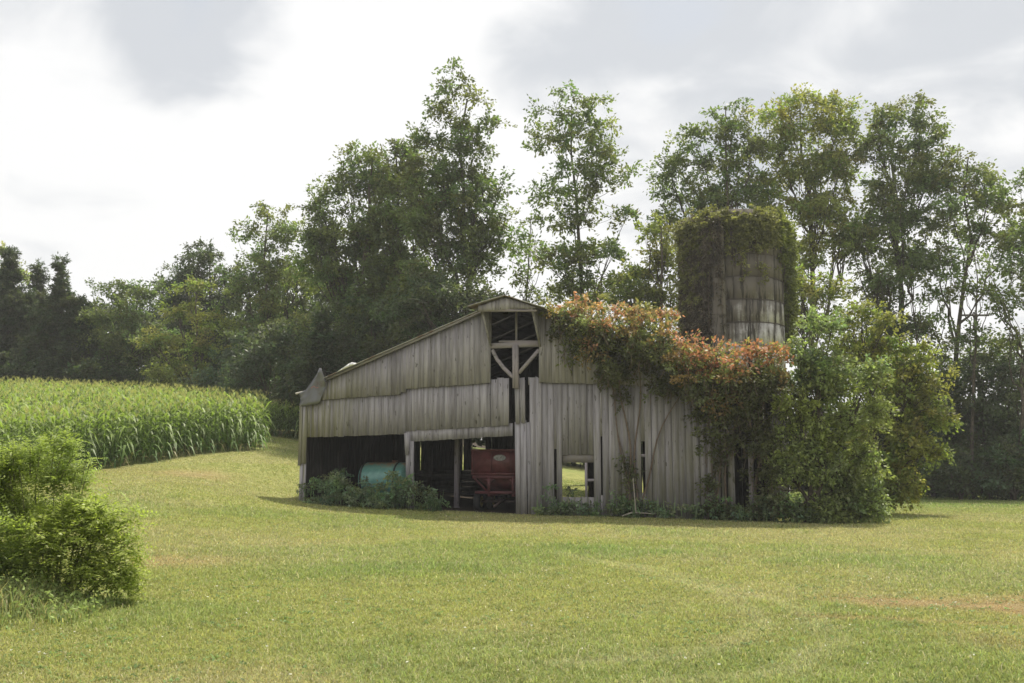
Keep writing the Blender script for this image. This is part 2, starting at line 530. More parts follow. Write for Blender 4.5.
# ---------------------------------------------------------------- ground
gx = np.r_[-900, -500, -300, -200, -140, -100, -75, np.arange(-60, -30, 2), np.arange(-30, 30.01, 0.25), np.arange(32, 60, 2), 75, 100, 140, 200, 300, 500, 900]
gy = np.r_[-600, -300, -150, -80, -40, -20, -8, 0, np.arange(2, 5.9, 1), np.arange(6, 24, 0.2), np.arange(24, 70, 0.4), np.arange(72, 110, 2), 120, 140, 170, 210, 270, 350, 500, 750, 1100, 1800]
GX, GY = np.meshgrid(gx, gy)
GZ = H(GX, GY)
rr = np.hypot(GX, GY)
GZ = np.where(rr > 350, GZ * np.clip(1 - (rr - 350) / 300, 0, 1), GZ)
GZ = GZ + (fbm(GX, GY, 5.0, 61) - .5) * .10 * np.clip(1 - rr / 120, 0, 1) + (fbm(GX, GY, .9, 62) - .5) * .03 * (rr < 60)
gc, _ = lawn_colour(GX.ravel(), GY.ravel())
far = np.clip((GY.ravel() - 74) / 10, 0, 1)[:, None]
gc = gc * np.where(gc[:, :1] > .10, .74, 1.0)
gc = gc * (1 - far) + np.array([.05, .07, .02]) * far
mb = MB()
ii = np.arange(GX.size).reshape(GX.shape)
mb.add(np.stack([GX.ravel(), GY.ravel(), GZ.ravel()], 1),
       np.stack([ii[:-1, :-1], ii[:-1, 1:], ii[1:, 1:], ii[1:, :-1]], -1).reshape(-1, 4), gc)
tag(mb.build('ground', LAWN, smooth=True), kind='structure')


# ---------------------------------------------------------------- leaves and trees
def leaf_quads(mb, pos, axis, L, W, rng, col, up=0.6, mi=0):
    n = len(pos)
    axis = nrm(axis)
    nn = rng.normal(size=(n, 3))
    nn[:, 2] += up * 2
    side = nrm(np.cross(axis, nn))
    L = np.broadcast_to(L, n)[:, None]
    W = np.broadcast_to(W, n)[:, None]
    V = np.empty((n, 4, 3))
    V[:, 0] = pos
    V[:, 1] = pos + axis * L * .45 + side * W * .5
    V[:, 2] = pos + axis * L
    V[:, 3] = pos + axis * L * .45 - side * W * .5
    C = np.repeat(np.broadcast_to(col, (n, 3)), 4, 0)
    mb.add(V.reshape(-1, 3), np.arange(n * 4).reshape(n, 4), C, mi)


def sprays(rng, C, R, per, twigs=6, flat=0.55, lift=0.1, droop=0.2):
    """leaf places along little twigs that radiate from each clump centre"""
    n = len(C)
    R = np.broadcast_to(R, n)
    d = rng.normal(size=(n, twigs, 3))
    d[..., 2] = d[..., 2] * flat + lift
    d = nrm(d)
    k = rng.integers(0, twigs, size=(n, per))
    t = rng.random((n, per)) ** 0.7
    dd = np.take_along_axis(d, k[..., None], 1)
    sag = np.zeros((n, per, 3))
    sag[..., 2] = -droop * t * t
    pos = C[:, None] + (dd * t[..., None] + sag) * R[:, None, None] + rng.normal(size=(n, per, 3)) * (R[:, None, None] * .13)
    ax = dd + rng.normal(size=(n, per, 3)) * .7
    ax[..., 2] -= .25
    cid = np.repeat(np.arange(n), per)
    return pos.reshape(-1, 3), ax.reshape(-1, 3), cid, d


def lobes_m(lobes, D, depth=1.0):
    out = []
    for l in lobes:
        px, py, rx, ry = l[:4]
        dd = D + (l[4] if len(l) > 4 else 0)
        c = at(px, py, dd)
        a, b = rx * dd / F_PX, ry * dd / F_PX
        out.append((c, a, min((a + b) / 2 * depth, 4.2), b))
    return out


def fill(rng, LB, dens, mind=0.5, bough=1.0):
    """clump centres spread through the lobes, most of them towards the outside"""
    P = []
    for c, a, d, b in LB:
        n = max(3, int(math.pi * a * b * dens))
        # smaller boughs inside each lobe, clumps on the outside of the boughs
        ns = max(2, int(math.pi * a * b / (0.30 * min(a, b) + .25) ** 2 * .28))
        v = nrm(rng.normal(size=(ns, 3)))
        sc_ = v * rng.uniform(.25, .92, (ns, 1)) * np.array([a, d, b])
        k = rng.integers(0, ns, n)
        w = nrm(rng.normal(size=(n, 3)))
        w[:, 2] = w[:, 2] * .65 + .12
        q = sc_[k] + w * rng.uniform(.55, 1.0, (n, 1)) * (min(a, b) * .40 + .14)
        q0 = nrm(rng.normal(size=(n, 3))) * rng.random((n, 1)) ** .42 * np.array([a, d, b])
        q = np.where(rng.random((n, 1)) < bough, q, q0)
        q *= (1 + .12 * rng.normal(size=(n, 1)))
        P.append(c + q)
    P = np.concatenate(P)
    keep = []
    for p in P:
        if not keep or (np.sum((np.array(keep) - p) ** 2, 1) > mind * mind).all():
            keep.append(p)
    return np.array(keep)


def bez(P0, P1, P2, K):
    t = np.linspace(0, 1, K)[None, :, None]
    return P0[:, None] * (1 - t) ** 2 + P1[:, None] * 2 * t * (1 - t) + P2[:, None] * t * t


def branches(mb, rng, base, top, C, r0, groups=9, bend=0.3, minh=0.25, stems=1, asc=1.7):
    """trunk from base to top, limbs to groups of clumps, a branch to every clump"""
    K = 9
    t = np.linspace(0, 1, K)[:, None]
    hh = top[2] - base[2]
    wob = np.cumsum(rng.normal(size=(K, 3)) * [1, 1, 0], 0) * hh * .014 * bend / .3
    wob -= wob[0]
    tr = base + (top - base) * t + wob * (1 - t * .3)
    rad = r0 * (1 - t[:, 0] * .85)
    rad[0] *= 1.35
    tr0 = tr.copy()
    tr0[0, 2] -= .4
    mb.tubes(tr0, rad, 8)
    groups = min(groups, len(C))
    cen = C[rng.choice(len(C), groups, replace=False)]
    for _ in range(5):
        lab = np.argmin(((C[:, None] - cen[None]) ** 2).sum(-1), 1)
        for g in range(groups):
            if (lab == g).any():
                cen[g] = C[lab == g].mean(0)
    hd = np.hypot(cen[:, 0] - tr[-1, 0], cen[:, 1] - tr[-1, 1])
    za = np.clip(cen[:, 2] - hd * asc - hh * .10, base[2] + hh * minh, top[2] - hh * .04)
    s = (za - base[2]) / hh
    P0 = np.stack([np.interp(s, t[:, 0], tr[:, k]) for k in range(3)], 1)
    ra = np.interp(s, t[:, 0], rad)
    P2 = cen.copy()
    P1 = P0 * .5 + P2 * .5 + np.stack([rng.normal(size=groups) * .3, rng.normal(size=groups) * .3, -np.abs(hd) * .12], 1)
    P1[:, 2] = P0[:, 2] * .62 + P2[:, 2] * .38
    LPs = bez(P0, P1, P2, 8)
    LPs[:, 1:-1] += rng.normal(size=(groups, 6, 3)) * hh * .006
    lr = ra * rng.uniform(.45, .72, groups)
    mb.tubes(LPs, lr[:, None] * np.linspace(1, .35, 8)[None], 6)
    j = rng.integers(3, 8, size=len(C))
    Q0 = LPs[lab, j]
    q1 = Q0 * .5 + C * .5 + rng.normal(size=C.shape) * .18
    q1[:, 2] += .15 * np.linalg.norm(C - Q0, axis=1) * rng.normal(size=len(C)) * .7
    br = bez(Q0, q1, C, 5)
    r = lr[lab] * np.interp(j, [0, 7], [1, .35]) * .5
    mb.tubes(br, np.clip(r, .012, .09)[:, None] * np.linspace(1, .35, 5)[None], 4)


DEC = np.array([0.150, 0.188, 0.070])      # ordinary broad leaves
YEL = np.array([0.250, 0.280, 0.085])      # yellower leaves
DRK = np.array([0.068, 0.090, 0.044])      # dark leaves
BLU = np.array([0.130, 0.172, 0.098])      # bluish green
TREE_N = 0


def tree(name, label, cat, D, base_px, lobes, dens=1.7, col=DEC, leaf=(0.235, 0.125), per=150, R=0.95, r0=0.22, groups=9, group=None, depth=1.0,
         top=None, asc=1.7, bend=.3, minh=.25, bark=None, mind=.5, var=.25, flat=.55, base_pt=None, colfn=None, leafmat=None, droop=.2):
    global TREE_N
    TREE_N += 1
    rng = np.random.default_rng(100 + TREE_N)
    LB = lobes_m(lobes, D, depth)
    dens = dens * 1.6
    C = fill(rng, LB, dens, mind, .78)
    bx_ = (base_px - 512) / F_PX * D
    base = np.array([bx_, D, float(H(bx_, D))]) if base_pt is None else base_pt
    hi = max(LB, key=lambda l: l[0][2] + l[3])
    tp = hi[0] + np.array([0, 0, hi[3] * .05]) if top is None else at(top[0], top[1], D)
    e = empty(name, base, label, cat, group)
    mb = MB()
    branches(mb, rng, base, tp, C, r0, groups, minh=minh, asc=asc, bend=bend)
    pos, ax, cid, dtw = sprays(rng, C, R * rng.uniform(.7, 1.25, len(C)), per, flat=flat, droop=droop)
    # twigs that carry the leaves
    n, tw, _ = dtw.shape
    e1 = C[:, None] + dtw * R * .75
    tw_p = np.stack([np.repeat(C, tw, 0), e1.reshape(-1, 3)], 1)
    mb.tubes(tw_p, np.array([[.012, .005]]), 3)
    o = mb.build('trunk', bark or BARK, None, smooth=True)
    m2 = MB()
    cc = col * rng.uniform(1 - var, 1 + var, (len(C), 1)) * (1 + (rng.random((len(C), 3)) - .5) * [.35, .12, .3])
    if colfn is not None:
        cc = colfn(C, cc, rng)
    s = rng.uniform(.65, 1.3, len(pos))
    leaf_quads(m2, pos, ax, leaf[0] * s, leaf[1] * s, rng, cc[cid] * rng.uniform(.8, 1.2, (len(pos), 1)))
    c = m2.build('crown', leafmat or LEAF, None)
    for q in (o, c):
        q.parent = e
        q.location = tuple(-np.array(e.location))
    return e



# ---------------------------------------------------------------- barn
BARN = empty('barn', BO, 'weathered grey tobacco barn with an open hay loft, half swallowed by orange tipped creeper', 'barn', rz=-TH)
HB = lambda u, v: float(H(*(BO + Uv * u + Vv * v)[:2]))


def prof(pts, v=0.0):
    q = sorted(pf(x, y, v) for x, y in pts)
    us, zs = [a for a, b in q], [b for a, b in q]
    return lambda u: float(np.interp(u, us, zs))


def U(px, v=0.0, py=420):
    return pf(px, py, v)[0]


def boards(mb, s0, s1, ztop, zbot, v=0.0, th=0.026, wid=(.16, .30), rng=None, skips=(), gaps=(), rag=(.005, .009), frame=None, gapw=(.001, .008), tilt=.003):
    """a run of vertical boards; frame maps (along, depth, z) to a point"""
    fr = frame or (lambda s, d, z: (s, d, z))
    s = s0
    while s < s1 - .04:
        w = min(rng.uniform(*wid), s1 - s)
        e = s + w
        for g0, g1 in gaps:
            if s < g0 < e:
                e = g0
            if g0 <= s < g1:
                s = g1
                e = max(e, s + .1)
        if e - s < .03:
            s = e + .001
            continue
        a, b = s, e - rng.uniform(*gapw)
        mid = (a + b) / 2
        zba, zbb = (zbot(a), zbot(b)) if abs(zbot(a) - zbot(b)) < .05 else (zbot(mid + .06), zbot(mid + .06))
        jt, jb = rng.normal() * rag[0], rng.normal() * rag[1]
        segs = [(zbot(mid) + jb, None)]
        cuts = sorted([k for k in skips if k[0] < mid < k[1]], key=lambda k: k[2])
        lo = [(zba + jb, zbb + jb)]
        hi = []
        for k in cuts:
            hi.append((k[2] + rng.normal() * .02,) * 2)
            lo.append((k[3] + rng.normal() * .01,) * 2)
        hi.append((ztop(a) + jt, ztop(b) + jt))
        dv, tl = rng.normal() * .004, rng.normal() * tilt
        for (l0, l1), (h0, h1) in zip(lo, hi):
            if h0 - l0 < .05 and h1 - l1 < .05:
                continue
            f, g = v + dv, v + dv + th
            mb.hexa([fr(a + tl, f, l0), fr(b + tl, f + tl, l1), fr(b + tl, g + tl, l1), fr(a + tl, g, l0),
                     fr(a, f, h0), fr(b, f + tl, h1), fr(b, g + tl, h1), fr(a, g, h0)])
        s = e


def wall(name, *a, mat=WOOD, label=None, **k):
    mb = MB()
    boards(mb, *a, **k)
    o = mb.build(name, mat, BARN)
    if label:
        o['label'] = label
    return o


rb = np.random.default_rng(7)
DEPTH = 11.0
zroofL = prof([(300, 391.5), (330, 378.5), (480, 313.5), (505, 302.5)])
uR0, zR0 = pf(547, 312)
uR1, zR1 = pf(722, 376)
uL0 = U(299.5)
uE = U(778)
ridge_u, ridge_z = pf(505, 302.5)


def zroof(u):
    if u <= ridge_u:
        return zroofL(u) if u > uL0 else zroofL(uL0) - (uL0 - u) * .43
    if u < uR0:
        return ridge_z + (zR0 - ridge_z) * (u - ridge_u) / (uR0 - ridge_u)
    return zR0 + (zR1 - zR0) * (u - uR0) / (uR1 - uR0)


under = lambda u: zroof(u) - .05
ground_f = lambda u: HB(u, 0) - .12
seam1 = prof([(300, 402), (321, 400), (405, 394), (406.5, 389), (492, 383)])
wall('gable_boards', U(307), U(491.3), under, seam1, v=-.075, rng=rb, label='upper grey gable boards left of the loft opening')
t2b = prof([(307, 437.5), (404, 434.2), (404.8, 431), (513, 425.5)])
seam_over = lambda u: seam1(u) + .12
top_door = prof([(492, 378.5), (510, 378)])
wall('upper_wall_boards', U(306.8), U(490.5), seam_over, t2b, v=0, rng=rb)
wall('loft_door_boards', U(491), U(510.2), top_door, prof([(491, 426.5), (512, 425.3)]), v=-.03, rng=rb, wid=(.2, .26), rag=(.03, .005))
wall('lower_band_boards', U(405), U(513), prof([(404, 429), (513, 423)]), prof([(411, 441.8), (513, 435.6)]), v=.03, rng=rb)
mb = MB()
for a, b, y0, y1, v in ((299.3, 302.6, 403, 463, -.03), (302.9, 307.4, 400, 461, -.035), (299.6, 303, 461, 502, .0), (303.2, 306, 459, 502, .005)):
    (u0, z1), (u1, _), (_, z0) = pf(a, y0, v), pf(b, y0, v), pf(a, y1, v)
    mb.hexa([(u0, v, z0 - .1), (u1, v, z0 - .1), (u1, v + .03, z0 - .1), (u0, v + .03, z0 - .1), (u0 + .02, v, z1), (u1, v, z1 + .05), (u1, v + .03, z1 + .05), (u0, v + .03, z1)])
mb.box(U(300) + .02, U(305), .04, .2, HB(-8, 0) - .1, pf(302, 400)[1])
mb.build('corner_post', WOOD, BARN)['label'] = 'mossy corner post at the left end'
mb = MB()
for a, b, y0, y1, v in ((404.6, 409.2, 433, 455, -.06), (406, 410, 433, 500, -.02), (410.2, 413.6, 441, 500, -.028)):
    (u0, z1), (u1, _), (_, z0) = pf(a, y0, v), pf(b, y0, v), pf(a, y1, v)
    mb.hexa([(u0 + .03, v, z0), (u1, v, z0), (u1, v + .03, z0), (u0 + .03, v + .03, z0), (u0 - .02, v, z1), (u1, v, z1), (u1, v + .03, z1), (u0, v + .03, z1)])
mb.box(U(407), U(412.5), .05, .22, HB(-3.5, 0) - .1, pf(410, 430)[1])
mb.build('door_post', WOOD, BARN)
mb = MB()
for a, b, y0, y1, v in ((514.2, 519.2, 375.5, 424, -.05), (519.5, 524.6, 377.5, 423, -.055), (514.6, 520, 421.5, 516, -.02), (520.3, 526.2, 420.5, 518, -.024), (526.5, 530.2, 422, 518, -.02)):
    (u0, z1), (u1, _), (_, z0) = pf(a, y0, v), pf(b, y0, v), pf(a, y1, v)
    mb.hexa([(u0 + .05, v, z0), (u1 + .02, v, z0), (u1 + .02, v + .03, z0), (u0 + .05, v + .03, z0), (u0, v, z1 - .02), (u1, v, z1), (u1, v + .03, z1), (u0, v + .03, z1 - .02)])
mb.box(U(516), U(524), .02, .24, HB(.4, 0) - .1, pf(516, 380)[1])
mb.build('door_post', WOOD, BARN)['label'] = 'tall board post right of the wagon doorway'
# right side of the front
seam2 = prof([(540, 382.5), (600, 384), (722, 389)])
wall('gable_boards', U(539.6), U(722), under, lambda u: seam2(u), v=-.07, rng=rb, label='upper gable boards half hidden by the creeper')
wz1 = pf(575, 455)[1]
wz0 = pf(575, 497)[1]
slots = []
for a, b, y0, y1 in ((553.9, 556.6, 449, 499), (562.0, 593.4, 454.8, 497), (600.3, 602.2, 436, 495), (640.6, 644.6, 441, 493), (527.6, 529.6, 385, 470)):
    slots.append((U(a), U(b), pf(a, y1)[1], pf(a, y0)[1]))
cuts_ = sorted([s[0] for s in slots] + [s[1] for s in slots])


def right_boards():
    """boards whose edges fall on the edges of the gaps and of the window"""
    mb = MB()
    edges = [U(528.2)] + [c for c in cuts_ if U(528.2) < c < U(706)] + [U(706)]
    for a, b in zip(edges[:-1], edges[1:]):
        n = max(1, int(round((b - a) / .235)))
        for i in range(n):
            x0, x1 = a + (b - a) * i / n, a + (b - a) * (i + 1) / n
            boards(mb, x0, x1 + .002, lambda u: seam2(u) + (.06 if u > U(540) else .2), ground_f, v=rb.normal() * .006, rng=rb, skips=slots, wid=(.9, 1.0), gapw=(.003, .014), rag=(.015, .06))
    return mb


right_boards().build('lower_wall_boards', WOOD, BARN)
wall('lower_wall_boards', U(706), U(734), lambda u: seam2(u), lambda u: ground_f(u) + .25, v=.02, rng=rb, gapw=(.01, .05), rag=(.02, .2))
mb = MB()
mb.box(U(747), U(752), -.02, .16, HB(8.7, 0) - .1, zroof(U(750)) - .05)
mb.build('corner_post', BEAM, BARN)['label'] = 'post under the creeper at the right end'
# window: head board, sill rail, middle post
mb = MB()
a, b = U(561), U(594)
mb.box(a, b, .03, .07, pf(575, 462.5)[1], wz1 + .04)
mb.build('window_head', wood_mat('dark_window_head', base=(.2, .18, .155)), BARN)
mb = MB()
mb.box(U(584.2), U(586.4), .03, .1, wz0 - .3, pf(575, 462.5)[1] - .003)
mb.build('window_post', BEAM, BARN)
mb = MB()
mb.box(U(586.6), U(600), .035, .08, pf(590, 481.5)[1], pf(590, 478.8)[1])
mb.build('wall_rail', BEAM_H, BARN)
mb = MB()
mb.box(U(639), U(646), .035, .08, pf(640, 457)[1], pf(640, 454)[1])
mb.build('wall_rail', BEAM_H, BARN)
# loft opening: crossbeam, post, pole, two braces
k = lambda x, y, v: (pf(x, y, v)[0], v, pf(x, y, v)[1])
mb = MB(); mb.bar(k(491, 346, .0), k(540, 344, .0), .15, .19); mb.bar(k(499, 341.5, -.03), k(538, 341.3, -.03), .06, .06); mb.build('loft_crossbeam', BEAM_H, BARN)
mb = MB(); mb.bar(k(515.6, 345, -.1), k(515.8, 388, -.1), .21, .12); mb.build('loft_post', BEAM, BARN)
mb = MB(); mb.bar(k(516.4, 304, .3), k(516.4, 343, .15), .07); mb.build('loft_pole', BEAM, BARN)
mb = MB(); P_ = np.array([k(492.5, 350, -.02), k(497, 359, -.03), k(504, 368, -.05), k(513, 377, -.08)]); mb.tubes(P_, .075, 5); mb.build('loft_brace', BEAM_H, BARN)
mb = MB(); mb.bar(k(539, 350, -.02), k(519, 373, -.08), .1, .12); mb.build('loft_brace', BEAM_H, BARN)
# hood over the opening: two sloping tin roofs, gable boards and two triangular wings
hv = -1.15
hp = prof([(467.5, 307.5), (504.5, 296.3), (544, 308.5)], hv - .15)
hu = [pf(467.5, 307.5, hv - .15)[0], pf(504.5, 296.3, hv - .15)[0], pf(544, 308.5, hv - .15)[0]]


def tin_slope(mb, ua, ub, zf, v0, v1, lift=0.0, th=.022, rng=None, sheet=.66, nu=None):
    """overlapping sheets of ribbed tin from ua to ub, ribs run down the slope"""
    n = int((v1 - v0) / sheet)
    for i in range(n):
        a, b = v0 + (v1 - v0) * i / n - .02, v0 + (v1 - v0) * (i + 1) / n + .02
        L = rng.uniform(0, .015) + (i % 2) * .006 + lift
        K = 9
        ws = np.linspace(a, b, K)
        us = np.linspace(ua, ub, nu or 8)
        V, idx = [], {}
        for s_ in (0, 1):
            for iu, u in enumerate(us):
                for iw, w in enumerate(ws):
                    rib = .012 * (1 if iw % 4 == 0 else 0)
                    V.append((u, w, zf(u) + L + rib + s_ * th + rng.normal() * .003))
        nU = len(us)
        F = []
        q = lambda s_, iu, iw: s_ * nU * K + iu * K + iw
        for iu in range(nU - 1):
            for iw in range(K - 1):
                F.append((q(1, iu, iw), q(1, iu + 1, iw), q(1, iu + 1, iw + 1), q(1, iu, iw + 1)))
                F.append((q(0, iu, iw), q(0, iu, iw + 1), q(0, iu + 1, iw + 1), q(0, iu + 1, iw)))
        for iu in range(nU - 1):
            for iw in (0, K - 1):
                F.append((q(0, iu, iw), q(0, iu + 1, iw), q(1, iu + 1, iw), q(1, iu, iw)))
        for iw in range(K - 1):
            for iu in (0, nU - 1):
                F.append((q(0, iu, iw), q(0, iu, iw + 1), q(1, iu, iw + 1), q(1, iu, iw)))
        mb.add(V, F)


mb = MB()
tin_slope(mb, hu[0], hu[1] + .03, hp, hv - .15, 1.6, .01, rng=rb)
tin_slope(mb, hu[1] + .035, hu[2], hp, hv - .15, 1.6, .012, rng=rb)
mb.build('hood_roof', TIN, BARN)
wall('hood_gable', pf(478, 309, hv)[0], pf(536, 309, hv)[0], lambda u: hp(u) - .03, lambda u: pf(505, 309.6, hv)[1], v=hv, rng=rb, wid=(.14, .2), rag=(.005, .005))
mb = MB()
mb.bar((pf(478, 310, hv)[0], hv + .07, pf(478, 310.3, hv)[1]), (pf(536, 310, hv)[0], hv + .07, pf(536, 310.3, hv)[1]), .08, .07)
mb.build('hood_beam', BEAM_H, BARN)
for px, side in ((490.8, -1), (540.6, 1)):
    u0 = U(px)
    zt, zb_ = zroof(u0) - .02, pf(px, 347)[1]
    mb = MB()
    n = 5
    for i in range(n):
        v0_, v1_ = hv * (i + 1) / n + .012, hv * i / n - .003
        f0, f1 = (i + 1) / n, i / n
        za, zc = zb_ + (zt - .1 - zb_) * f0, zb_ + (zt - .1 - zb_) * f1
        ta = min(hp(u0) - .02, zt + .1)
        zc = zb_ if i == 0 else zc
        mb.hexa([(u0, v0_, za), (u0 + .03, v0_, za), (u0 + .03, v1_, zc), (u0, v1_, zc), (u0, v0_, ta), (u0 + .03, v0_, ta), (u0 + .03, v1_, ta), (u0, v1_, ta)])
    mb.bar((u0 + .015, -.05, zb_), (u0 + .015, hv + .02, min(hp(u0) - .03, zt)), .07, .05)
    mb.build('hood_wing', WOOD, BARN)
# main roof
mb = MB()
tin_slope(mb, U(326), ridge_u, zroof, -.28, DEPTH + .25, .02, rng=rb)
mb.build('roof', TIN, BARN)['label'] = 'rusty tin roof slope, left side'
mb = MB()
tin_slope(mb, ridge_u + .01, uE, zroof, -.25, DEPTH + .25, .02, rng=rb)
mb.build('roof', TIN, BARN)['label'] = 'roof slope under the creeper'
mb = MB()
for ua, ub in ((U(327), ridge_u), (ridge_u, uR0), (uR0, uE)):
    mb.bar((ua, -.2, zroof(ua) - .035), (ub, -.2, zroof(ub) - .035), .035, .07)
mb.build('barge_board', wood_mat('barge_wood', base=(.27, .255, .235), vertical=0), BARN)
mb = MB()
for ua, ub in ((uL0, ridge_u), (ridge_u, uR0), (uR0, uE)):
    for vv in np.arange(2, 11, 2.2):
        mb.bar((ua, vv, zroof(ua) - .1), (ub, vv, zroof(ub) - .1), .06, .14)
mb.build('rafter', wood_mat('shaded_rafter_wood', base=(.035, .03, .025), dark=(.02, .018, .015), vertical=0), BARN)  # rafters coloured near black, the loft's shade painted into the wood
# peeled corner of tin, and the bright lifted sheet on the roof edge
mb = MB()
nu, nv = 12, 10
A = np.array([pf(300.8, 408)[0], pf(300.8, 408)[1]])
g = np.zeros((nu, nv, 3))
c00, c10, c11, c01 = (np.array(pf(*p)) for p in ((301, 404), (320, 408.5), (331.5, 385), (304, 391)))
tip = np.array(pf(325.5, 367.5))
for i in range(nu):
    for j in range(nv):
        s_, t_ = i / (nu - 1), j / (nv - 1)
        tx = np.interp(s_, np.linspace(0, 1, 7), (302.5, 307, 312, 317.5, 324, 326.5, 329)); ty = np.interp(s_, np.linspace(0, 1, 7), (394, 390, 384, 376, 367, 373, 382))
        bx__ = np.interp(s_, np.linspace(0, 1, 6), (302, 303, 308, 315, 321, 327)); by__ = np.interp(s_, np.linspace(0, 1, 6), (401, 407, 406, 404.5, 405, 390))
        p = np.array(pf(bx__, by__)) * (1 - t_) + np.array(pf(tx, ty)) * t_
        w = math.exp(-((s_ - .80) / .25) ** 2) * t_ ** 1.6
        g[i, j] = (p[0], -.16 - .12 * w - .05 * math.sin(s_ * 7 + t_ * 2) * t_ + rb.normal() * .022 + .04 * math.sin(s_ * 19 + t_ * 5), p[1] + rb.normal() * .014)
idx = np.arange(nu * nv).reshape(nu, nv)
F_ = np.stack([idx[:-1, :-1], idx[1:, :-1], idx[1:, 1:], idx[:-1, 1:]], -1).reshape(-1, 4)
mb.add(g.reshape(-1, 3), F_)
o = mb.build('loose_tin', TIN_GREY, BARN, smooth=False)
o['label'] = 'crumpled grey sheet peeled up at the left eave'
so = o.modifiers.new('thickness', 'SOLIDIFY'); so.thickness = .008
mb = MB()
u0, u1 = U(341), U(357)
pts = [(u0, zroof(u0) + .04), (u0 + .18, zroof(u0 + .18) + .08), (u1 - .2, zroof(u1 - .2) + .15), (u1 - .08, zroof(u1) + .11), (u1 + .04, zroof(u1) + .04)]
for (a, za), (b, zb_) in zip(pts[:-1], pts[1:]):
    ra, rb2 = zroof(a) + .03, zroof(b) + .03
    mb.hexa([(a, -.345, ra), (b, -.345, rb2), (b, -.33, rb2), (a, -.33, ra), (a, -.345, za + .01), (b, -.345, zb_ + .01), (b, -.33, zb_ + .01), (a, -.33, za + .01)])
    mb.hexa([(a, -.32, za), (b, -.32, zb_), (b, .6, zb_), (a, .6, za), (a, -.32, za + .02), (b, -.32, zb_ + .02), (b, .6, zb_ + .02), (a, .6, za + .02)])
mb.build('lifted_sheet', TIN_WHITE, BARN)['label'] = 'bright bent sheet lifted off the roof edge'
mb = MB()
mb.tubes(np.array([k(295.5, 393.8, -.2), k(301, 392.5, -.1), k(307, 391.5, .05)]), .045, 6)
mb.build('eave_pole', simple('pale_pole', (.45, .42, .37)), BARN)
mb = MB()
mb.tubes(np.array([k(311, 388, -.3), k(314, 386, -.28), k(316, 388, -.27), k(318.5, 387.2, -.27)]), .007, 4)
mb.build('twine', simple('red_twine', (.45, .08, .07)), BARN)
# inside: back wall with gaps and openings, side walls, loft floor, posts
bk = []
for a, b, y0, y1 in ((556, 588, 440, 520), (474, 493, 428, 452)):
    bk.append((U(a, DEPTH), U(b, DEPTH), pf(a, y1, DEPTH)[1], pf(a, y0, DEPTH)[1]))
gp = [(U(x, DEPTH), U(x + w, DEPTH)) for x, w in ((342, 1.2), (377, .5), (420.5, .9), (463, .8), (641, 1), (680, 1.2))]
wall('back_wall', uL0, U(700), under, lambda u: HB(u, DEPTH) - .3, v=DEPTH, rng=rb, skips=bk, gaps=gp, mat=WOOD_SHADE, gapw=(0, .004))
wall('back_wall', U(700), uE - .2, under, lambda u: HB(u, DEPTH) - .3, v=DEPTH, rng=rb, mat=WOOD_SHADE, gapw=(0, .02))
wall('side_wall', .24, DEPTH, lambda s: zroof(uL0) - .1, lambda s: HB(uL0, s) - .2, v=uL0 + .02, rng=rb, mat=WOOD_SHADE, frame=lambda s, d, z: (d, s, z), gapw=(0, .006))
wall('side_wall', 0.2, DEPTH, lambda s: zroof(uE - .3) - .1, lambda s: HB(uE, s) - .2, v=uE - .3, rng=rb, mat=WOOD_SHADE, frame=lambda s, d, z: (d, s, z), gapw=(0, .02))
mb = MB()
zl = pf(450, 420, 0)[1]
s = uL0 + .1
while s < U(700):
    mb.box(s, s + .22, .3, DEPTH - .1, zl, zl + .03)
    s += .224
for v_ in np.arange(.6, DEPTH, 1.5):
    mb.box(uL0 + .1, U(700), v_, v_ + .09, zl - .16, zl - .003)
mb.build('loft_floor', WOOD_SHADE, BARN)
mb = MB()
for (ua, ub) in ((uL0 + .05, ridge_u - .02), (ridge_u + .02, uR0), (uR0, uE - .05)):
    n_ = max(3, int((ub - ua) / .3))
    for i in range(n_):
        a, b = ua + (ub - ua) * i / n_, ua + (ub - ua) * (i + .97) / n_
        mb.hexa([(a, .05, zroof(a) - .035), (b, .05, zroof(b) - .035), (b, DEPTH - .05, zroof(b) - .035), (a, DEPTH - .05, zroof(a) - .035),
                 (a, .05, zroof(a) - .01), (b, .05, zroof(b) - .01), (b, DEPTH - .05, zroof(b) - .01), (a, DEPTH - .05, zroof(a) - .01)])
mb.build('added_roof_planks', WOOD_SHADE, BARN)  # planks added below the tin to darken the underside of the roof
for px, v_ in ((338, 3.2), (457.5, 2.6), (372, 7.0), (430, 7.0), (488, 7), (545, 4), (620, 4), (668, 4)):
    u0 = U(px, v_)
    mb = MB()
    mb.bar((u0, v_, HB(u0, v_) - .1), (u0 + .02, v_, zl - .17), .19, .19)
    mb.build('inner_post', BEAM if px == 457.5 else WOOD_SHADE, BARN)
mb = MB()
mb.bar((U(372, 5), 5, HB(-4, 5) + 1.2), (U(545, 5), 5, HB(0, 5) + 1.25), .08, .14)
mb.build('inner_rail', WOOD_SHADE, BARN)
mb = MB()
zb_, zt_ = HB(-2, DEPTH) - .1, pf(440, 470, DEPTH - .15)[1]
nb_ = 6
for i in range(nb_):
    a, b = zb_ + (zt_ - zb_) * i / nb_, zb_ + (zt_ - zb_) * (i + .96) / nb_
    mb.box(uL0 + .3, U(500, DEPTH), DEPTH - .16, DEPTH - .13, a, b)
mb.build('back_boarding', WOOD_SHADE, BARN)

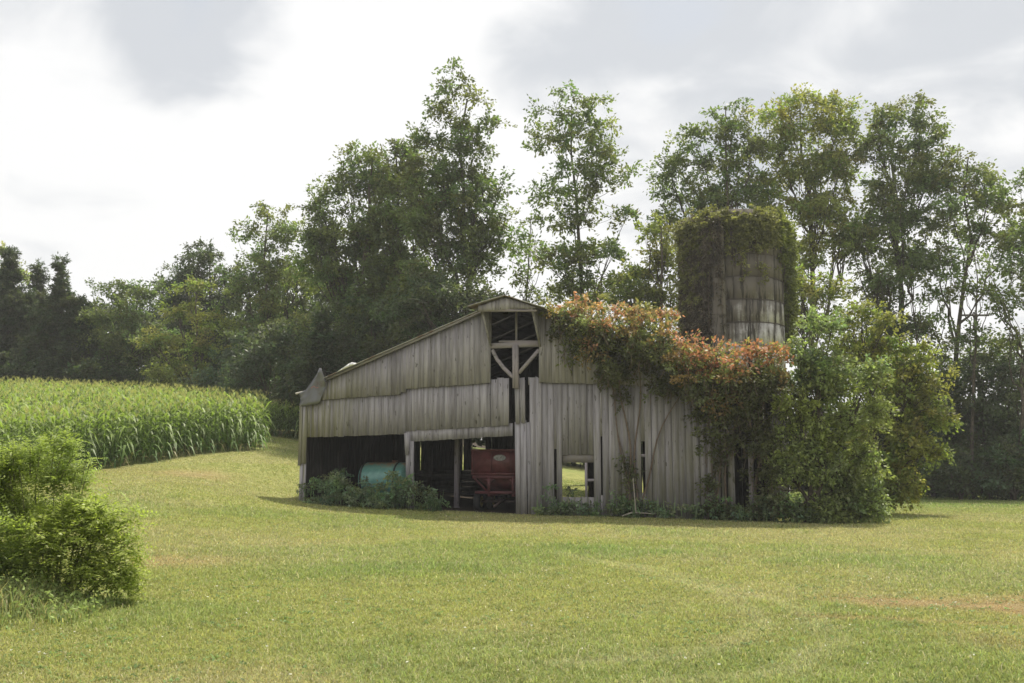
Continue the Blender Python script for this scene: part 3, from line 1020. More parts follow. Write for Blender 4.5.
# ---------------------------------------------------------------- tank and wagon under the barn
tv = .95
(uA, zA), (uB, zB) = pf(355, 478, tv), pf(403.5, 478, tv)
ztop, zbot = pf(380, 462.3, tv)[1], pf(380, 497, tv)[1]
R_ = (ztop - zbot) / 2
zc = (ztop + zbot) / 2
base = bw((uA + uB) / 2, tv + R_, HB((uA + uB) / 2, tv + R_))
TANK = empty('storage_tank', base, 'horizontal turquoise metal tank among weeds inside the left bay', 'tank', rz=-TH)
hl = (uB - uA) / 2
h0 = zc - base[2]


def tank_mat():
    m, t = new_mat('turquoise_paint')
    o = N(t, 'ShaderNodeTexCoord').outputs['Object']
    a = N(t, 'ShaderNodeTexNoise', {'Vector': o, 'Scale': 3.5, 'Detail': 7.0, 'Roughness': 0.7}).outputs[0]
    s = N(t, 'ShaderNodeSeparateXYZ', {0: o})
    c = MIX(t, SMOOTH(t, a, .4, .7), (.11, .26, .225), (.18, .37, .32))
    hi = SMOOTH(t, s.outputs[2], h0 + R_ * .55, h0 + R_ * 1.0)
    c = MIX(t, M(t, 'MULTIPLY', hi, SMOOTH(t, a, .44, .58)), c, (.26, .16, .08))      # rust along the top
    c = MIX(t, SMOOTH(t, a, .66, .72), c, (.20, .10, .05))
    p = N(t, 'ShaderNodeBsdfPrincipled', {'Base Color': c, 'Roughness': .33, 'Specular IOR Level': .5})
    N(t, 'ShaderNodeOutputMaterial', {0: p.outputs[0]})
    return m


mb = MB()
cap = [(math.sin(t) * R_, hl - .17 + .17 * math.cos(t)) for t in np.linspace(0.02, math.pi / 2, 8)]
pr = [(r, -x) for r, x in cap] + [(r, x) for r, x in cap[::-1]]
mb.lathe(pr, 'x', (0, 0, h0), 36)
mb.build('tank_shell', tank_mat(), TANK, smooth=True)
for fx in (-.80, .56):
    mb = MB()
    x = hl * fx
    mb.lathe([(R_ + .004, x - .035), (R_ + .018, x - .035), (R_ + .018, x + .035), (R_ + .004, x + .035)], 'x', (0, 0, h0), 36)
    mb.build('strap', simple('dark_strap', (.03, .035, .033), rough=.6), TANK)
for fx in (-.55, .55):
    mb = MB()
    x = hl * fx
    mb.box(x - .05, x + .05, -R_ * .8, R_ * .8, -.1, .08)
    mb.box(x - .04, x + .04, -R_ * .75, -R_ * .55, .083, h0 - R_ * .6)
    mb.box(x - .04, x + .04, R_ * .55, R_ * .75, .083, h0 - R_ * .6)
    mb.build('cradle', simple('cradle_steel', (.06, .10, .09)), TANK)
mb = MB()
mb.lathe([(.0, .09), (.11, .085), (.12, .06), (.10, .05), (.10, -.04)], 'z', (hl * .35, 0, h0 + R_), 16)
mb.build('filler_cap', simple('cap_rust', (.12, .07, .05)), TANK, smooth=True)
mb = MB()
mb.tubes(np.array([(hl * .95, -.1, h0 + .1), (hl * 1.05, -.12, h0 + R_ * 1.1), (hl * 1.0, -.1, h0 + R_ * 1.55), (hl * .8, -.1, h0 + R_ * 1.45)]), .02, 6)
mb.build('pipe', simple('pipe_steel', (.08, .07, .065)), TANK)

wv = 1.1
(uA, zt), (uB, _) = pf(472.5, 449.5, wv), pf(530, 449.5, wv)
zm, zb2 = pf(500, 474.5, wv)[1], pf(500, 491, wv)[1]
um = (uA + uB) / 2
base = bw(um, wv + 1.1, HB(um, wv + 1.1))
WAG = empty('grain_wagon', base, 'old dark red steel grain wagon parked in the middle bay', 'wagon', rz=-TH)
RED = simple('faded_red_paint', (.11, .030, .030), rough=.45, var=.35, scale=3.5)
w2, dy = (uB - uA) / 2, 1.1
zt, zm, zb2 = zt - base[2], zm - base[2], zb2 - base[2]
mb = MB()
# upright sides, then a hopper that slopes in
ring = lambda z, a, b: [(-a, -b, z), (a, -b, z), (a, b, z), (-a, b, z)]
rings = [ring(zb2 - .05, w2 * .45, dy * .4), ring(zm, w2, dy), ring(zt, w2, dy)]
mb.hexa(rings[0] + rings[1])
for i in range(4):
    p, q = rings[1][i], rings[1][(i + 1) % 4]
    P, Q = rings[2][i], rings[2][(i + 1) % 4]
    mb.bar(np.array(p), np.array(P), .06, .06)
for (a, b, c_, d_) in ((-w2, w2, -dy, -dy + .02), (-w2, w2, dy - .02, dy), (-w2, -w2 + .02, -dy + .02, dy - .02), (w2 - .02, w2, -dy + .02, dy - .02)):
    mb.box(a, b, c_, d_, zm + .002, zt)
mb.build('hopper', RED, WAG)
mb = MB()
for z in (zt - .03, zm + .02):
    for (a, b) in (((-w2, -dy - .03, z), (w2, -dy - .03, z)), ((-w2, dy + .03, z), (w2, dy + .03, z)), ((-w2 - .03, -dy, z), (-w2 - .03, dy, z)), ((w2 + .03, -dy, z), (w2 + .03, dy, z))):
        mb.bar(a, b, .06, .07)
for x in (-w2 * .33, w2 * .33):
    mb.bar((x, -dy - .02, zm + .06), (x, -dy - .02, zt - .07), .04, .035)
mb.build('rim', RED, WAG)
mb = MB()
mb.bar((-w2, -dy + .02, zm - .10), (w2, -dy + .02, zm - .10), .08, .11)
mb.bar((-w2, dy - .02, zm - .10), (w2, dy - .02, zm - .10), .08, .11)
mb.bar((-w2 * .9, -dy + .02, zb2 - .06), (w2 * .9, -dy + .02, zb2 - .06), .08, .10)
mb.bar((-w2 * .9, dy - .02, zb2 - .06), (w2 * .9, dy - .02, zb2 - .06), .08, .10)
for x in (-w2 * .42, w2 * .42):
    for y in (-dy + .02, dy - .02):
        mb.bar((x, y, zb2 - .05), (x, y, zm - .1), .10, .09)
        for s in (-1, 1):
            mb.bar((x, y, zb2 + .30), (x + s * .17, y, zm - .14), .06, .06)
for x in (-w2, w2):
    for y in (-dy + .02, dy - .02):
        mb.bar((x * .45, y, zb2 - .05), (x * .95, y, zm - .12), .06, .06)
mb.bar((-w2 * .42, -dy, zb2 - .14), (-w2 * .42, dy, zb2 - .14), .1, .12)
mb.bar((w2 * .42, -dy, zb2 - .14), (w2 * .42, dy, zb2 - .14), .1, .12)
mb.build('frame', simple('frame_red', (.10, .028, .03), rough=.5, var=.3), WAG)
mb = MB()
ez = zt - (459 - 451) * .036 - .02
ang = np.linspace(0, 2 * math.pi, 29)[:-1]
cx = pf(500, 457, wv)[0] - um
er, eh = .235, .11
V = [(cx, -dy - .055, ez)] + [(cx + er * math.cos(t), -dy - .055, ez + eh * math.sin(t)) for t in ang] + [(cx + er * math.cos(t), -dy - .02, ez + eh * math.sin(t)) for t in ang]
mb.add(V, [(0, 1 + i, 1 + (i + 1) % 28) for i in range(28)])
mb.add(V, [(1 + i, 29 + i, 29 + (i + 1) % 28, 1 + (i + 1) % 28) for i in range(28)])
mb.build('emblem', simple('worn_emblem', (.22, .22, .21), rough=.5, var=.45, scale=14), WAG)['label'] = 'worn pale oval emblem on the front'
RUB, RIMM = simple('rubber', (.022, .022, .022), rough=.85), simple('wheel_rim', (.20, .17, .05), rough=.6, var=.4)
for x in (-w2 * .88, w2 * .88):
    for y in (-dy * .62, dy * .62):
        r = .40
        wc = (x, y, r - .04)
        mb = MB()
        mb.lathe([(r * .55, -.10), (r * .9, -.12), (r, -.07), (r, .07), (r * .9, .12), (r * .55, .10)], 'x', wc, 28)
        w_ = mb.build('wheel', RUB, WAG, smooth=True)
        mb = MB()
        mb.lathe([(.0, -.03), (.08, -.05), (.09, -.02), (r * .5, -.02), (r * .56, -.08), (r * .56, .08), (r * .5, .02), (.09, .02), (.0, .03)], 'x', wc, 20)
        mb.build('wheel_rim', RIMM, w_)
for y in (-dy * .62, dy * .62):
    mb = MB()
    mb.bar((-w2 * .8, y, .36), (w2 * .8, y, .36), .09)
    mb.bar((-w2 * .42, y, .40), (-w2 * .42, y, zb2 - .1), .09)
    mb.bar((w2 * .42, y, .40), (w2 * .42, y, zb2 - .1), .09)
    mb.build('axle', simple('axle_steel', (.05, .035, .03)), WAG)
mb = MB()
mb.bar((0, -dy * .6, .42), (.0, -dy - .75, .22), .08)
mb.build('tongue', simple('tongue_steel', (.06, .04, .035)), WAG)

# ---------------------------------------------------------------- silo
SD = 50.0
sx = (737 - 512) / F_PX * SD
SR = 2.42
SB = np.array([sx, SD, float(H(sx, SD))])
SILO = empty('silo', SB, 'roofless concrete silo with bleached block panels behind the barn', 'silo')
stop_ = at(735, 231, SD)[2] - SB[2]


def silo_mat():
    m, t = new_mat('silo_concrete')
    o = N(t, 'ShaderNodeTexCoord').outputs['Object']
    g = N(t, 'ShaderNodeNewGeometry').outputs['Random Per Island']
    a = N(t, 'ShaderNodeTexNoise', {'Vector': o, 'Scale': 1.1, 'Detail': 8.0, 'Roughness': 0.7}).outputs[0]
    v = N(t, 'ShaderNodeVectorMath', {0: o, 1: (4.0, 4.0, .45)}, operation='MULTIPLY').outputs[0]
    b = N(t, 'ShaderNodeTexNoise', {'Vector': v, 'Scale': 1.0, 'Detail': 6.0, 'Roughness': 0.65}).outputs[0]
    s = N(t, 'ShaderNodeSeparateXYZ', {0: o})
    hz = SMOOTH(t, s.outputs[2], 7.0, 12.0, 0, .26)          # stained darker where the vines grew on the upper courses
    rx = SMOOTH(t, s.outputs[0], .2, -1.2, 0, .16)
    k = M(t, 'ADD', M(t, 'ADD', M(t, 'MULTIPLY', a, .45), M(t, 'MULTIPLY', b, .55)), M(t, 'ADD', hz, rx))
    k = M(t, 'ADD', k, M(t, 'MULTIPLY', g, .08))
    f = SMOOTH(t, k, .50, .70)
    c = MIX(t, f, (.50, .49, .47), (.14, .125, .105))
    f2 = SMOOTH(t, b, .53, .61)
    c = MIX(t, f2, c, (.05, .045, .038))
    bp = N(t, 'ShaderNodeBump', {'Height': b, 'Strength': .5, 'Distance': .03}).outputs[0]
    p = N(t, 'ShaderNodeBsdfPrincipled', {'Base Color': c, 'Roughness': .9, 'Normal': bp, 'Specular IOR Level': .2})
    N(t, 'ShaderNodeOutputMaterial', {0: p.outputs[0]})
    return m


rs = np.random.default_rng(5)
mb = MB()
course = 1.12
nseg = 14
z = -.3
r_in = SR - .16
while z < stop_ - .2:
    z1 = z + course
    off = rs.random() * .05 + (.5 if int(round(z)) % 2 else 0)
    for s_ in range(nseg):
        a0, a1 = (s_ + off + .006) / nseg * 2 * math.pi, (s_ + off + .994) / nseg * 2 * math.pi
        K = 5
        R2 = SR + rs.normal() * .012
        zt_ = z1 - .02 - (rs.random() * .5 if z1 > stop_ - .9 and rs.random() < .4 else 0)
        ts = np.linspace(a0, a1, K)
        V = [(R2 * math.cos(t), R2 * math.sin(t), q) for q in (z + .012, zt_) for t in ts] + [(r_in * math.cos(t), r_in * math.sin(t), q) for q in (z + .012, zt_) for t in ts]
        F = []
        for i in range(K - 1):
            F += [(i, i + 1, K + i + 1, K + i), (2 * K + i + 1, 2 * K + i, 3 * K + i, 3 * K + i + 1), (K + i, K + i + 1, 3 * K + i + 1, 3 * K + i), (i + 1, i, 2 * K + i, 2 * K + i + 1)]
        F += [(0, K, 3 * K, 2 * K), (K - 1, 3 * K - 1, 4 * K - 1, 2 * K - 1)]
        mb.add(V, F)
    z = z1
SM = silo_mat()
mb.build('wall', SM, SILO)
mb = MB()
mb.lathe([(r_in - .05, -.3), (r_in - .05, stop_ - 1.2), (r_in - .12, stop_ - 1.2), (r_in - .12, -.3)], 'z', (0, 0, 0), 28)
mb.build('lining', simple('silo_lining', (.10, .09, .075), rough=.95), SILO)
z = -.3 + course
while z < stop_ - .3:
    mb = MB()
    mb.lathe([(SR + .0, z - .018), (SR + .032, z - .018), (SR + .032, z + .018), (SR + .0, z + .018)], 'z', (0, 0, 0), 40)
    mb.build('hoop', simple('hoop_rust', (.07, .055, .05)) if 'HOOP' not in globals() else HOOP, SILO)
    HOOP = bpy.data.materials['hoop_rust']
    z += course
mb = MB()
ca = math.radians(-119)
cc_ = np.array([math.cos(ca), math.sin(ca)]) * (SR + .25)
prf = [(.36 * math.cos(t), .36 * math.sin(t)) for t in np.linspace(0, 2 * math.pi, 13)[:-1]]
z = 0
while z < stop_ - .6:
    z1 = min(z + .9, stop_ - .4)
    mb.add([(cc_[0] + x, cc_[1] + y, q) for q in (z, z1 - .02) for x, y in prf], [(i, (i + 1) % 12, 12 + (i + 1) % 12, 12 + i) for i in range(12)] )
    z = z1
mb.build('chute', SM, SILO, smooth=False)

# utility poles seen through the thin trees
for px, y0, D, bars, lab in ((955.5, 337, 74, ((-11, 2, 1.2),), 'utility pole with a short crossarm seen through the thin trees'), (974, 312, 86, ((-16, 14, 3.5),), 'utility pole with a long crossarm, the farther of the two behind the thin trees')):
    p = at(px, y0, D)
    gz = float(H(p[0], D))
    e = empty('utility_pole', (p[0], D, gz), lab, 'utility pole')
    mb = MB(); mb.tubes(np.array([(0, 0, -.5), (0, 0, (p[2] - gz) / 2), (0, 0, p[2] - gz)]), np.array([[.12, .11, .09]]), 8); mb.build('pole', simple('creosote', (.06, .05, .045)), e)
    for a, b, dz in bars:
        zz_ = at(px, y0 + dz, D)[2] - gz
        mb = MB(); mb.bar((a * D / F_PX, -.16, zz_), (b * D / F_PX, -.16, zz_), .13, .16); x_ = mb.build('crossarm', simple('crossarm', (.07, .06, .05)), e)
        for q in (a * .92, b * .9):
            mb = MB()
            mb.lathe([(.0, .2), (.05, .18), (.06, .1), (.04, .06), (.05, .0)], 'z', (q * D / F_PX, -.16, zz_ + .08), 8)
            mb.build('insulator', simple('insulator', (.2, .2, .2)), x_)

# ---------------------------------------------------------------- treeline
GL, GM, GR = 'dark cedars at the left end of the treeline', 'tall trees of the treeline behind the barn', 'tall trees at the right behind the silo'


def cedar(label, D, px, tipy, w, group='dark cedars at the left end of the treeline', basey=385, seed=0):
    r = random.Random(seed)
    n = 17
    lb = []
    for i in range(n):
        f = i / (n - 1)
        y = tipy + 4 + (basey - tipy) * f
        half = w / 2 * (.09 + .91 * f ** .85)
        for s_ in ((0, 0) if i < 5 else (-1, 0, 1)):
            k = half * r.uniform(.5, .75)
            lb.append((px + s_ * half * r.uniform(.3, .62), y + r.uniform(-4, 4), max(k * .8, 5.0), max(8, 5 + k * .30)))
    return tree('cedar_tree', label, 'tree', D, px, lb, dens=6.0, col=DRK * .95, leaf=(.24, .075), per=95, R=.42, r0=.2, group=group, mind=.2, flat=.5, droop=-.25, asc=.3, bend=.05, minh=.05, var=.2)


cedar('broad dark cedar at the far left edge of the treeline', 80, 10, 250, 120, seed=1)
cedar('pointed dark cedar, second from the left edge', 77, 61, 262, 118, seed=2)
cedar('narrow dark cedar between the two larger cedars', 82, 38, 270, 80, seed=3)
cedar('small dark cedar rising just above the left roof slope', 58, 322, 312, 60, group=None, seed=4)
tree('deciduous_tree', 'pale green leafy tree whose top just shows at the left edge above the cedars', 'tree', 88, 0, [(2, 252, 12, 10), (-6, 275, 25, 25), (-10, 320, 40, 40)], col=YEL)
tree('deciduous_tree', 'round crowned tree right of the pointed cedar', 'tree', 78, 122, [(118, 292, 22, 18), (140, 300, 24, 20), (104, 325, 24, 28), (146, 335, 28, 34), (122, 365, 42, 34)], col=DEC, group=GL)
tree('deciduous_tree', 'dark dome topped tree behind the yellowish pine like tree', 'tree', 86, 205, [(205, 256, 22, 18), (184, 276, 24, 22), (228, 280, 22, 28), (205, 315, 46, 42), (168, 292, 18, 18), (205, 365, 46, 34)], col=DRK * 1.25, group=GL)
tree('deciduous_tree', 'yellowish green layered tree standing in front of the dark dome topped tree', 'tree', 73, 196, [(193, 292, 14, 16), (178, 314, 30, 12), (212, 322, 26, 12), (162, 340, 32, 13), (200, 350, 34, 16), (175, 372, 45, 16), (210, 385, 30, 14)], col=YEL * .95, group=GL, flat=.3, dens=2.1)
tree('deciduous_tree', 'thin airy tree with a pointed loose crown left of the tall mass', 'tree', 74, 272, [(270, 210, 13, 14), (256, 232, 18, 16), (286, 232, 20, 18), (268, 262, 28, 22), (248, 290, 24, 24), (288, 290, 30, 30), (262, 325, 36, 28), (300, 330, 24, 30)], col=DEC * 1.1, dens=1.7, group=GM, per=130)
tree('deciduous_tree', 'broad bushy tree on the left shoulder of the tall mass', 'tree', 66, 352, [(362, 160, 22, 12), (348, 185, 26, 18), (322, 200, 24, 20), (376, 180, 26, 24), (330, 235, 34, 26), (366, 232, 40, 30), (312, 262, 24, 24), (350, 280, 46, 34), (388, 270, 34, 36), (340, 325, 40, 30)], col=DEC, group=GM, r0=.3, dens=2.2)
tree('deciduous_tree', 'tallest tree left of centre with a ragged top standing clear of the mass', 'tree', 61, 456, [(460, 78, 16, 8), (446, 92, 20, 9), (474, 100, 20, 8), (438, 112, 24, 9), (484, 124, 22, 9), (455, 122, 26, 14), (432, 142, 26, 14), (470, 148, 30, 14), (452, 170, 38, 18), (486, 182, 22, 22), (425, 182, 30, 24), (460, 205, 46, 26), (488, 225, 24, 32), (430, 232, 40, 32), (470, 256, 42, 30), (435, 285, 46, 28)], col=DEC * .95, group=GM, r0=.3, dens=2.19, top=(458, 100))
tree('deciduous_tree', 'leafy tree filling the middle of the tall mass', 'tree', 64, 402, [(392, 152, 22, 14), (412, 162, 24, 18), (388, 185, 30, 24), (418, 200, 32, 28), (395, 232, 40, 32), (410, 270, 46, 34), (385, 305, 42, 26)], col=DEC * .9, group=GM, r0=.28, dens=2.2)
tree('deciduous_tree', 'dark leafy tree low behind the hay hood', 'tree', 57, 470, [(450, 300, 48, 30), (500, 305, 36, 24), (420, 325, 50, 26)], col=DRK * 1.3, group=GM, dens=2.38)
tree('deciduous_tree', 'tall open tree standing alone in the sky gap right of the hay hood', 'tree', 59, 589, [(570, 90, 12, 12), (585, 102, 18, 10), (556, 116, 20, 10), (590, 125, 26, 12), (560, 142, 34, 12), (528, 142, 14, 8), (602, 152, 22, 12), (578, 168, 36, 16), (616, 172, 18, 11), (548, 196, 28, 13), (596, 192, 26, 12), (570, 222, 38, 15), (622, 215, 18, 10), (556, 250, 40, 17), (600, 255, 36, 15), (575, 285, 50, 20), (625, 275, 22, 18)], col=DEC * 1.1, dens=1.9, group=GM, top=(576, 104), per=140, R=.9, asc=.95, bend=.12)
tree('deciduous_tree', 'thin sparse tree against the sky between the tall mass and the lone open tree', 'tree', 63, 530, [(524, 215, 14, 14), (534, 240, 18, 18), (522, 265, 20, 16), (536, 288, 24, 16)], col=DEC, dens=1.0, per=85, r0=.14, group=GM)
tree('deciduous_tree', 'yellow green bushy tree directly left of the silo', 'tree', 57, 655, [(660, 232, 20, 16), (645, 262, 24, 20), (668, 270, 18, 28), (634, 292, 28, 18), (660, 305, 26, 24), (605, 300, 26, 16)], col=YEL * .9, group=GM, dens=2.38)
tree('deciduous_tree', 'tree with a narrow upright top between the lone tree and the broad crowned trees', 'tree', 62, 722, [(738, 108, 14, 10), (745, 124, 16, 10), (722, 128, 22, 14), (695, 140, 24, 12), (748, 150, 24, 18), (712, 165, 32, 20), (676, 162, 22, 14), (672, 190, 22, 18), (735, 190, 34, 22), (700, 205, 38, 22), (668, 218, 22, 14)], col=DEC * 1.05, group=GR, dens=2.08)
tree('deciduous_tree', 'broad crowned tree with bright yellow green top above the silo', 'tree', 63, 824, [(812, 100, 26, 12), (838, 108, 18, 12), (786, 118, 26, 15), (818, 130, 34, 18), (850, 132, 24, 18), (770, 148, 26, 16), (800, 165, 40, 22), (764, 180, 22, 18), (838, 172, 32, 24), (818, 208, 46, 24), (780, 208, 28, 20), (845, 235, 32, 24), (806, 250, 26, 20)], col=YEL, group=GR, r0=.3, dens=2.27, minh=.3)
tree('deciduous_tree', 'tall forked tree right of the broad yellow green crown', 'tree', 62, 884, [(905, 106, 20, 10), (886, 122, 22, 14), (918, 124, 22, 14), (872, 150, 26, 18), (905, 152, 34, 20), (934, 146, 20, 14), (885, 185, 34, 22), (925, 182, 32, 22), (900, 220, 44, 22), (868, 240, 30, 26), (915, 255, 34, 22), (880, 285, 34, 22)], col=DEC * 1.05, group=GR, r0=.3, minh=.3, dens=2.2)
tree('deciduous_tree', 'drooping tree on the right end of the high crowns', 'tree', 61, 946, [(958, 158, 20, 12), (976, 172, 24, 13), (950, 182, 26, 16), (995, 188, 22, 12), (970, 205, 34, 17), (1010, 205, 22, 12), (945, 220, 26, 20), (985, 232, 32, 17), (950, 258, 26, 16)], col=DEC * 1.15, group=GR, dens=1.95, minh=.35)
tree('deciduous_tree', 'tree cut by the right edge of the picture', 'tree', 58, 1030, [(1020, 190, 20, 12), (1034, 225, 30, 25), (1012, 245, 22, 16), (1038, 280, 26, 26), (1015, 300, 18, 14)], col=DEC * 1.1, group=GR, dens=1.69)
for px, D, lab, lb in ((930, 60, 'slender dark trunked tree with few leaves, left of the utility poles', [(922, 270, 18, 18), (940, 290, 16, 18), (925, 320, 22, 18)]),
                       (970, 57, 'slender leaning tree with few leaves in front of the far utility pole', [(972, 250, 16, 12), (965, 285, 14, 14), (982, 300, 16, 14), (968, 335, 18, 14)]),
                       (1006, 56, 'slender forked tree with few leaves near the right edge', [(990, 262, 14, 12), (1016, 258, 14, 12), (1000, 300, 18, 13), (1012, 335, 18, 15)])):
    tree('thin_tree', lab, 'tree', D, px, lb, col=DEC, dens=1.7, per=120, r0=.13, group='slender trees at the right', minh=.4, bark=BARK)
# bright green trees just behind the silo and behind the barn
tree('deciduous_tree', 'light green tree directly right of the silo', 'tree', 55, 812, [(800, 285, 20, 26), (822, 300, 24, 24), (800, 325, 26, 20)], col=YEL * .8, group=GR, dens=2.08)
UN = 'understory trees along the wood edge'
for i, (px, D, lb, c, lab) in enumerate((
        (30, 76, [(20, 375, 50, 28), (60, 385, 40, 26)], DRK, 'low dark thicket at the foot of the cedars'),
        (112, 76, [(105, 385, 40, 26), (145, 385, 30, 26)], DRK * 1.2, 'low dark thicket behind the middle of the corn'),
        (215, 70, [(205, 395, 34, 20), (240, 372, 30, 34), (225, 405, 30, 18)], BLU * .85, 'bluish green thicket behind the right end of the corn'),
        (272, 67, [(262, 352, 32, 30), (290, 372, 30, 34), (255, 392, 30, 28), (300, 345, 24, 26)], BLU * .8, 'bluish understory tree left of the barn eave'),
        (312, 62, [(312, 372, 34, 34), (340, 345, 34, 28), (300, 405, 28, 24)], DRK * 1.1, 'dark understory tree behind the peeled tin corner'),
        (380, 60, [(375, 320, 40, 28), (400, 345, 50, 26), (350, 360, 36, 26)], DRK * 1.2, 'dark understory tree behind the left roof slope'),
        (620, 58, [(600, 335, 44, 26), (650, 345, 40, 30)], DRK * 1.5, 'understory tree behind the orange creeper'),
        (900, 62, [(895, 330, 34, 26), (870, 370, 40, 40), (905, 385, 34, 40), (900, 430, 40, 36), (890, 470, 44, 24)], DRK * 1.2, 'dark understory tree behind the two bright shrubs'),
        (945, 60, [(938, 385, 30, 28), (955, 420, 34, 34), (930, 445, 34, 34), (960, 465, 36, 26), (915, 474, 34, 22), (945, 480, 34, 18)], DRK * 1.15, 'dark understory tree below the nearer utility pole'),
        (985, 58, [(985, 380, 30, 20), (978, 410, 34, 28), (1000, 440, 36, 30), (985, 470, 34, 22), (975, 484, 40, 14), (1005, 482, 34, 16)], DRK * 1.3, 'rounded understory tree below the far utility pole'),
        (958, 55.5, [(935, 478, 34, 14), (965, 474, 34, 18), (945, 460, 26, 20), (985, 482, 26, 12)], DRK * 1.25, 'low bushy understory tree at the far lawn edge below the utility poles'),
        (1008, 55, [(1000, 476, 30, 16), (1022, 470, 28, 20), (1008, 455, 24, 18), (1036, 480, 24, 14)], DRK * 1.4, 'low bushy understory tree at the far lawn edge near the picture\'s right side'),
        (950, 61, [(945, 352, 18, 16), (968, 362, 20, 14), (940, 372, 22, 12)], DEC * .9, 'loose leafed understory tree between the pole crossarms and the wood edge'),
        (1000, 60, [(990, 350, 18, 14), (1012, 345, 16, 16), (1000, 368, 24, 12)], DEC * .9, 'loose leafed understory tree under the slender forked tree'),
        (1022, 57, [(1020, 375, 26, 30), (1030, 410, 34, 34), (1020, 450, 34, 30), (1035, 475, 30, 18), (1022, 485, 40, 14)], BLU * .9, 'understory tree at the right edge'),
)):
    tree('understory_tree', lab, 'tree', D, px, lb, col=c, dens=2.1, per=130, r0=.12, groups=6, group=UN, minh=.12)
# the wood beyond: reads as one dark mass
rw = np.random.default_rng(77)
mb = MB()
P = []
for i in range(3600):
    t = rw.random()
    if t < .62:
        x = rw.uniform(-72, -6); y = rw.uniform(88, 104) if x < -22 else rw.uniform(76, 95); h = rw.uniform(0, 9.5 if x < -20 else 13)
    elif t < .72:
        x = rw.uniform(-6, 14); y = rw.uniform(72, 80); h = rw.uniform(1.0, 6)
    else:
        x = rw.uniform(10, 46); y = rw.uniform(66, 71); h = rw.uniform(0, 5.2)
    P.append((x, y, float(H(x, y)) + h))
C = np.array(P)
pos, ax, cid, _ = sprays(rw, C, 1.5, 70)
s = rw.uniform(.7, 1.3, len(pos))
leaf_quads(mb, pos, ax, .42 * s, .26 * s, rw, (DRK * rw.uniform(.7, 1.3, (len(C), 1)))[cid])
tag(mb.build('distant_wood', LEAF), 'dark mass of woodland closing the view behind the trees', 'woodland', kind='stuff')

# ---------------------------------------------------------------- bright shrubs at the barn's right end
mixcol = lambda a, b: (lambda C, cc, rng: np.where(rng.random((len(C), 1)) < .5, cc, cc / a * b))


def shrubcol(C, cc, rng):
    k = np.clip(vnoise(C[:, 0] * 1.0 + C[:, 2], C[:, 2] + C[:, 1], 1.3, 4), 0, 1)[:, None]
    return cc * (1 - k) + YEL * 1.15 * k * rng.uniform(.8, 1.2, (len(C), 1))


tree('shrub_tree', 'bushy grey green small tree smothering the right end of the barn', 'tree', 32.8, 800,
     [(812, 350, 26, 24), (822, 376, 26, 20), (835, 398, 24, 16), (790, 375, 30, 26), (830, 330, 18, 18), (845, 385, 34, 26), (800, 415, 38, 30), (780, 455, 26, 26), (862, 415, 24, 28), (830, 445, 38, 32), (812, 485, 40, 26), (850, 480, 32, 30), (785, 500, 30, 16), (865, 455, 18, 22), (820, 508, 44, 14), (855, 503, 32, 14), (872, 490, 18, 18), (805, 514, 40, 9), (840, 514, 34, 9), (870, 508, 20, 10)],
     col=BLU * 1.3, leaf=(.14, .075), per=120, R=.5, dens=6.2, mind=.22, r0=.11, group=None, minh=.1, colfn=shrubcol, groups=12)
tree('shrub_tree', 'taller yellow green small tree behind the bushy one at the barn end', 'tree', 38.5, 872,
     [(862, 312, 22, 13), (885, 318, 20, 14), (845, 325, 16, 16), (870, 340, 36, 20), (905, 345, 22, 16), (850, 365, 28, 20), (925, 362, 22, 16), (895, 375, 36, 22), (935, 385, 18, 20), (905, 410, 38, 26), (880, 440, 38, 28), (890, 470, 34, 24), (925, 425, 22, 20), (890, 488, 30, 14), (915, 455, 22, 22), (880, 500, 34, 10)],
     col=YEL * .85, leaf=(.155, .085), per=115, R=.55, dens=5.0, mind=.26, r0=.14, group=None, minh=.15, groups=12)


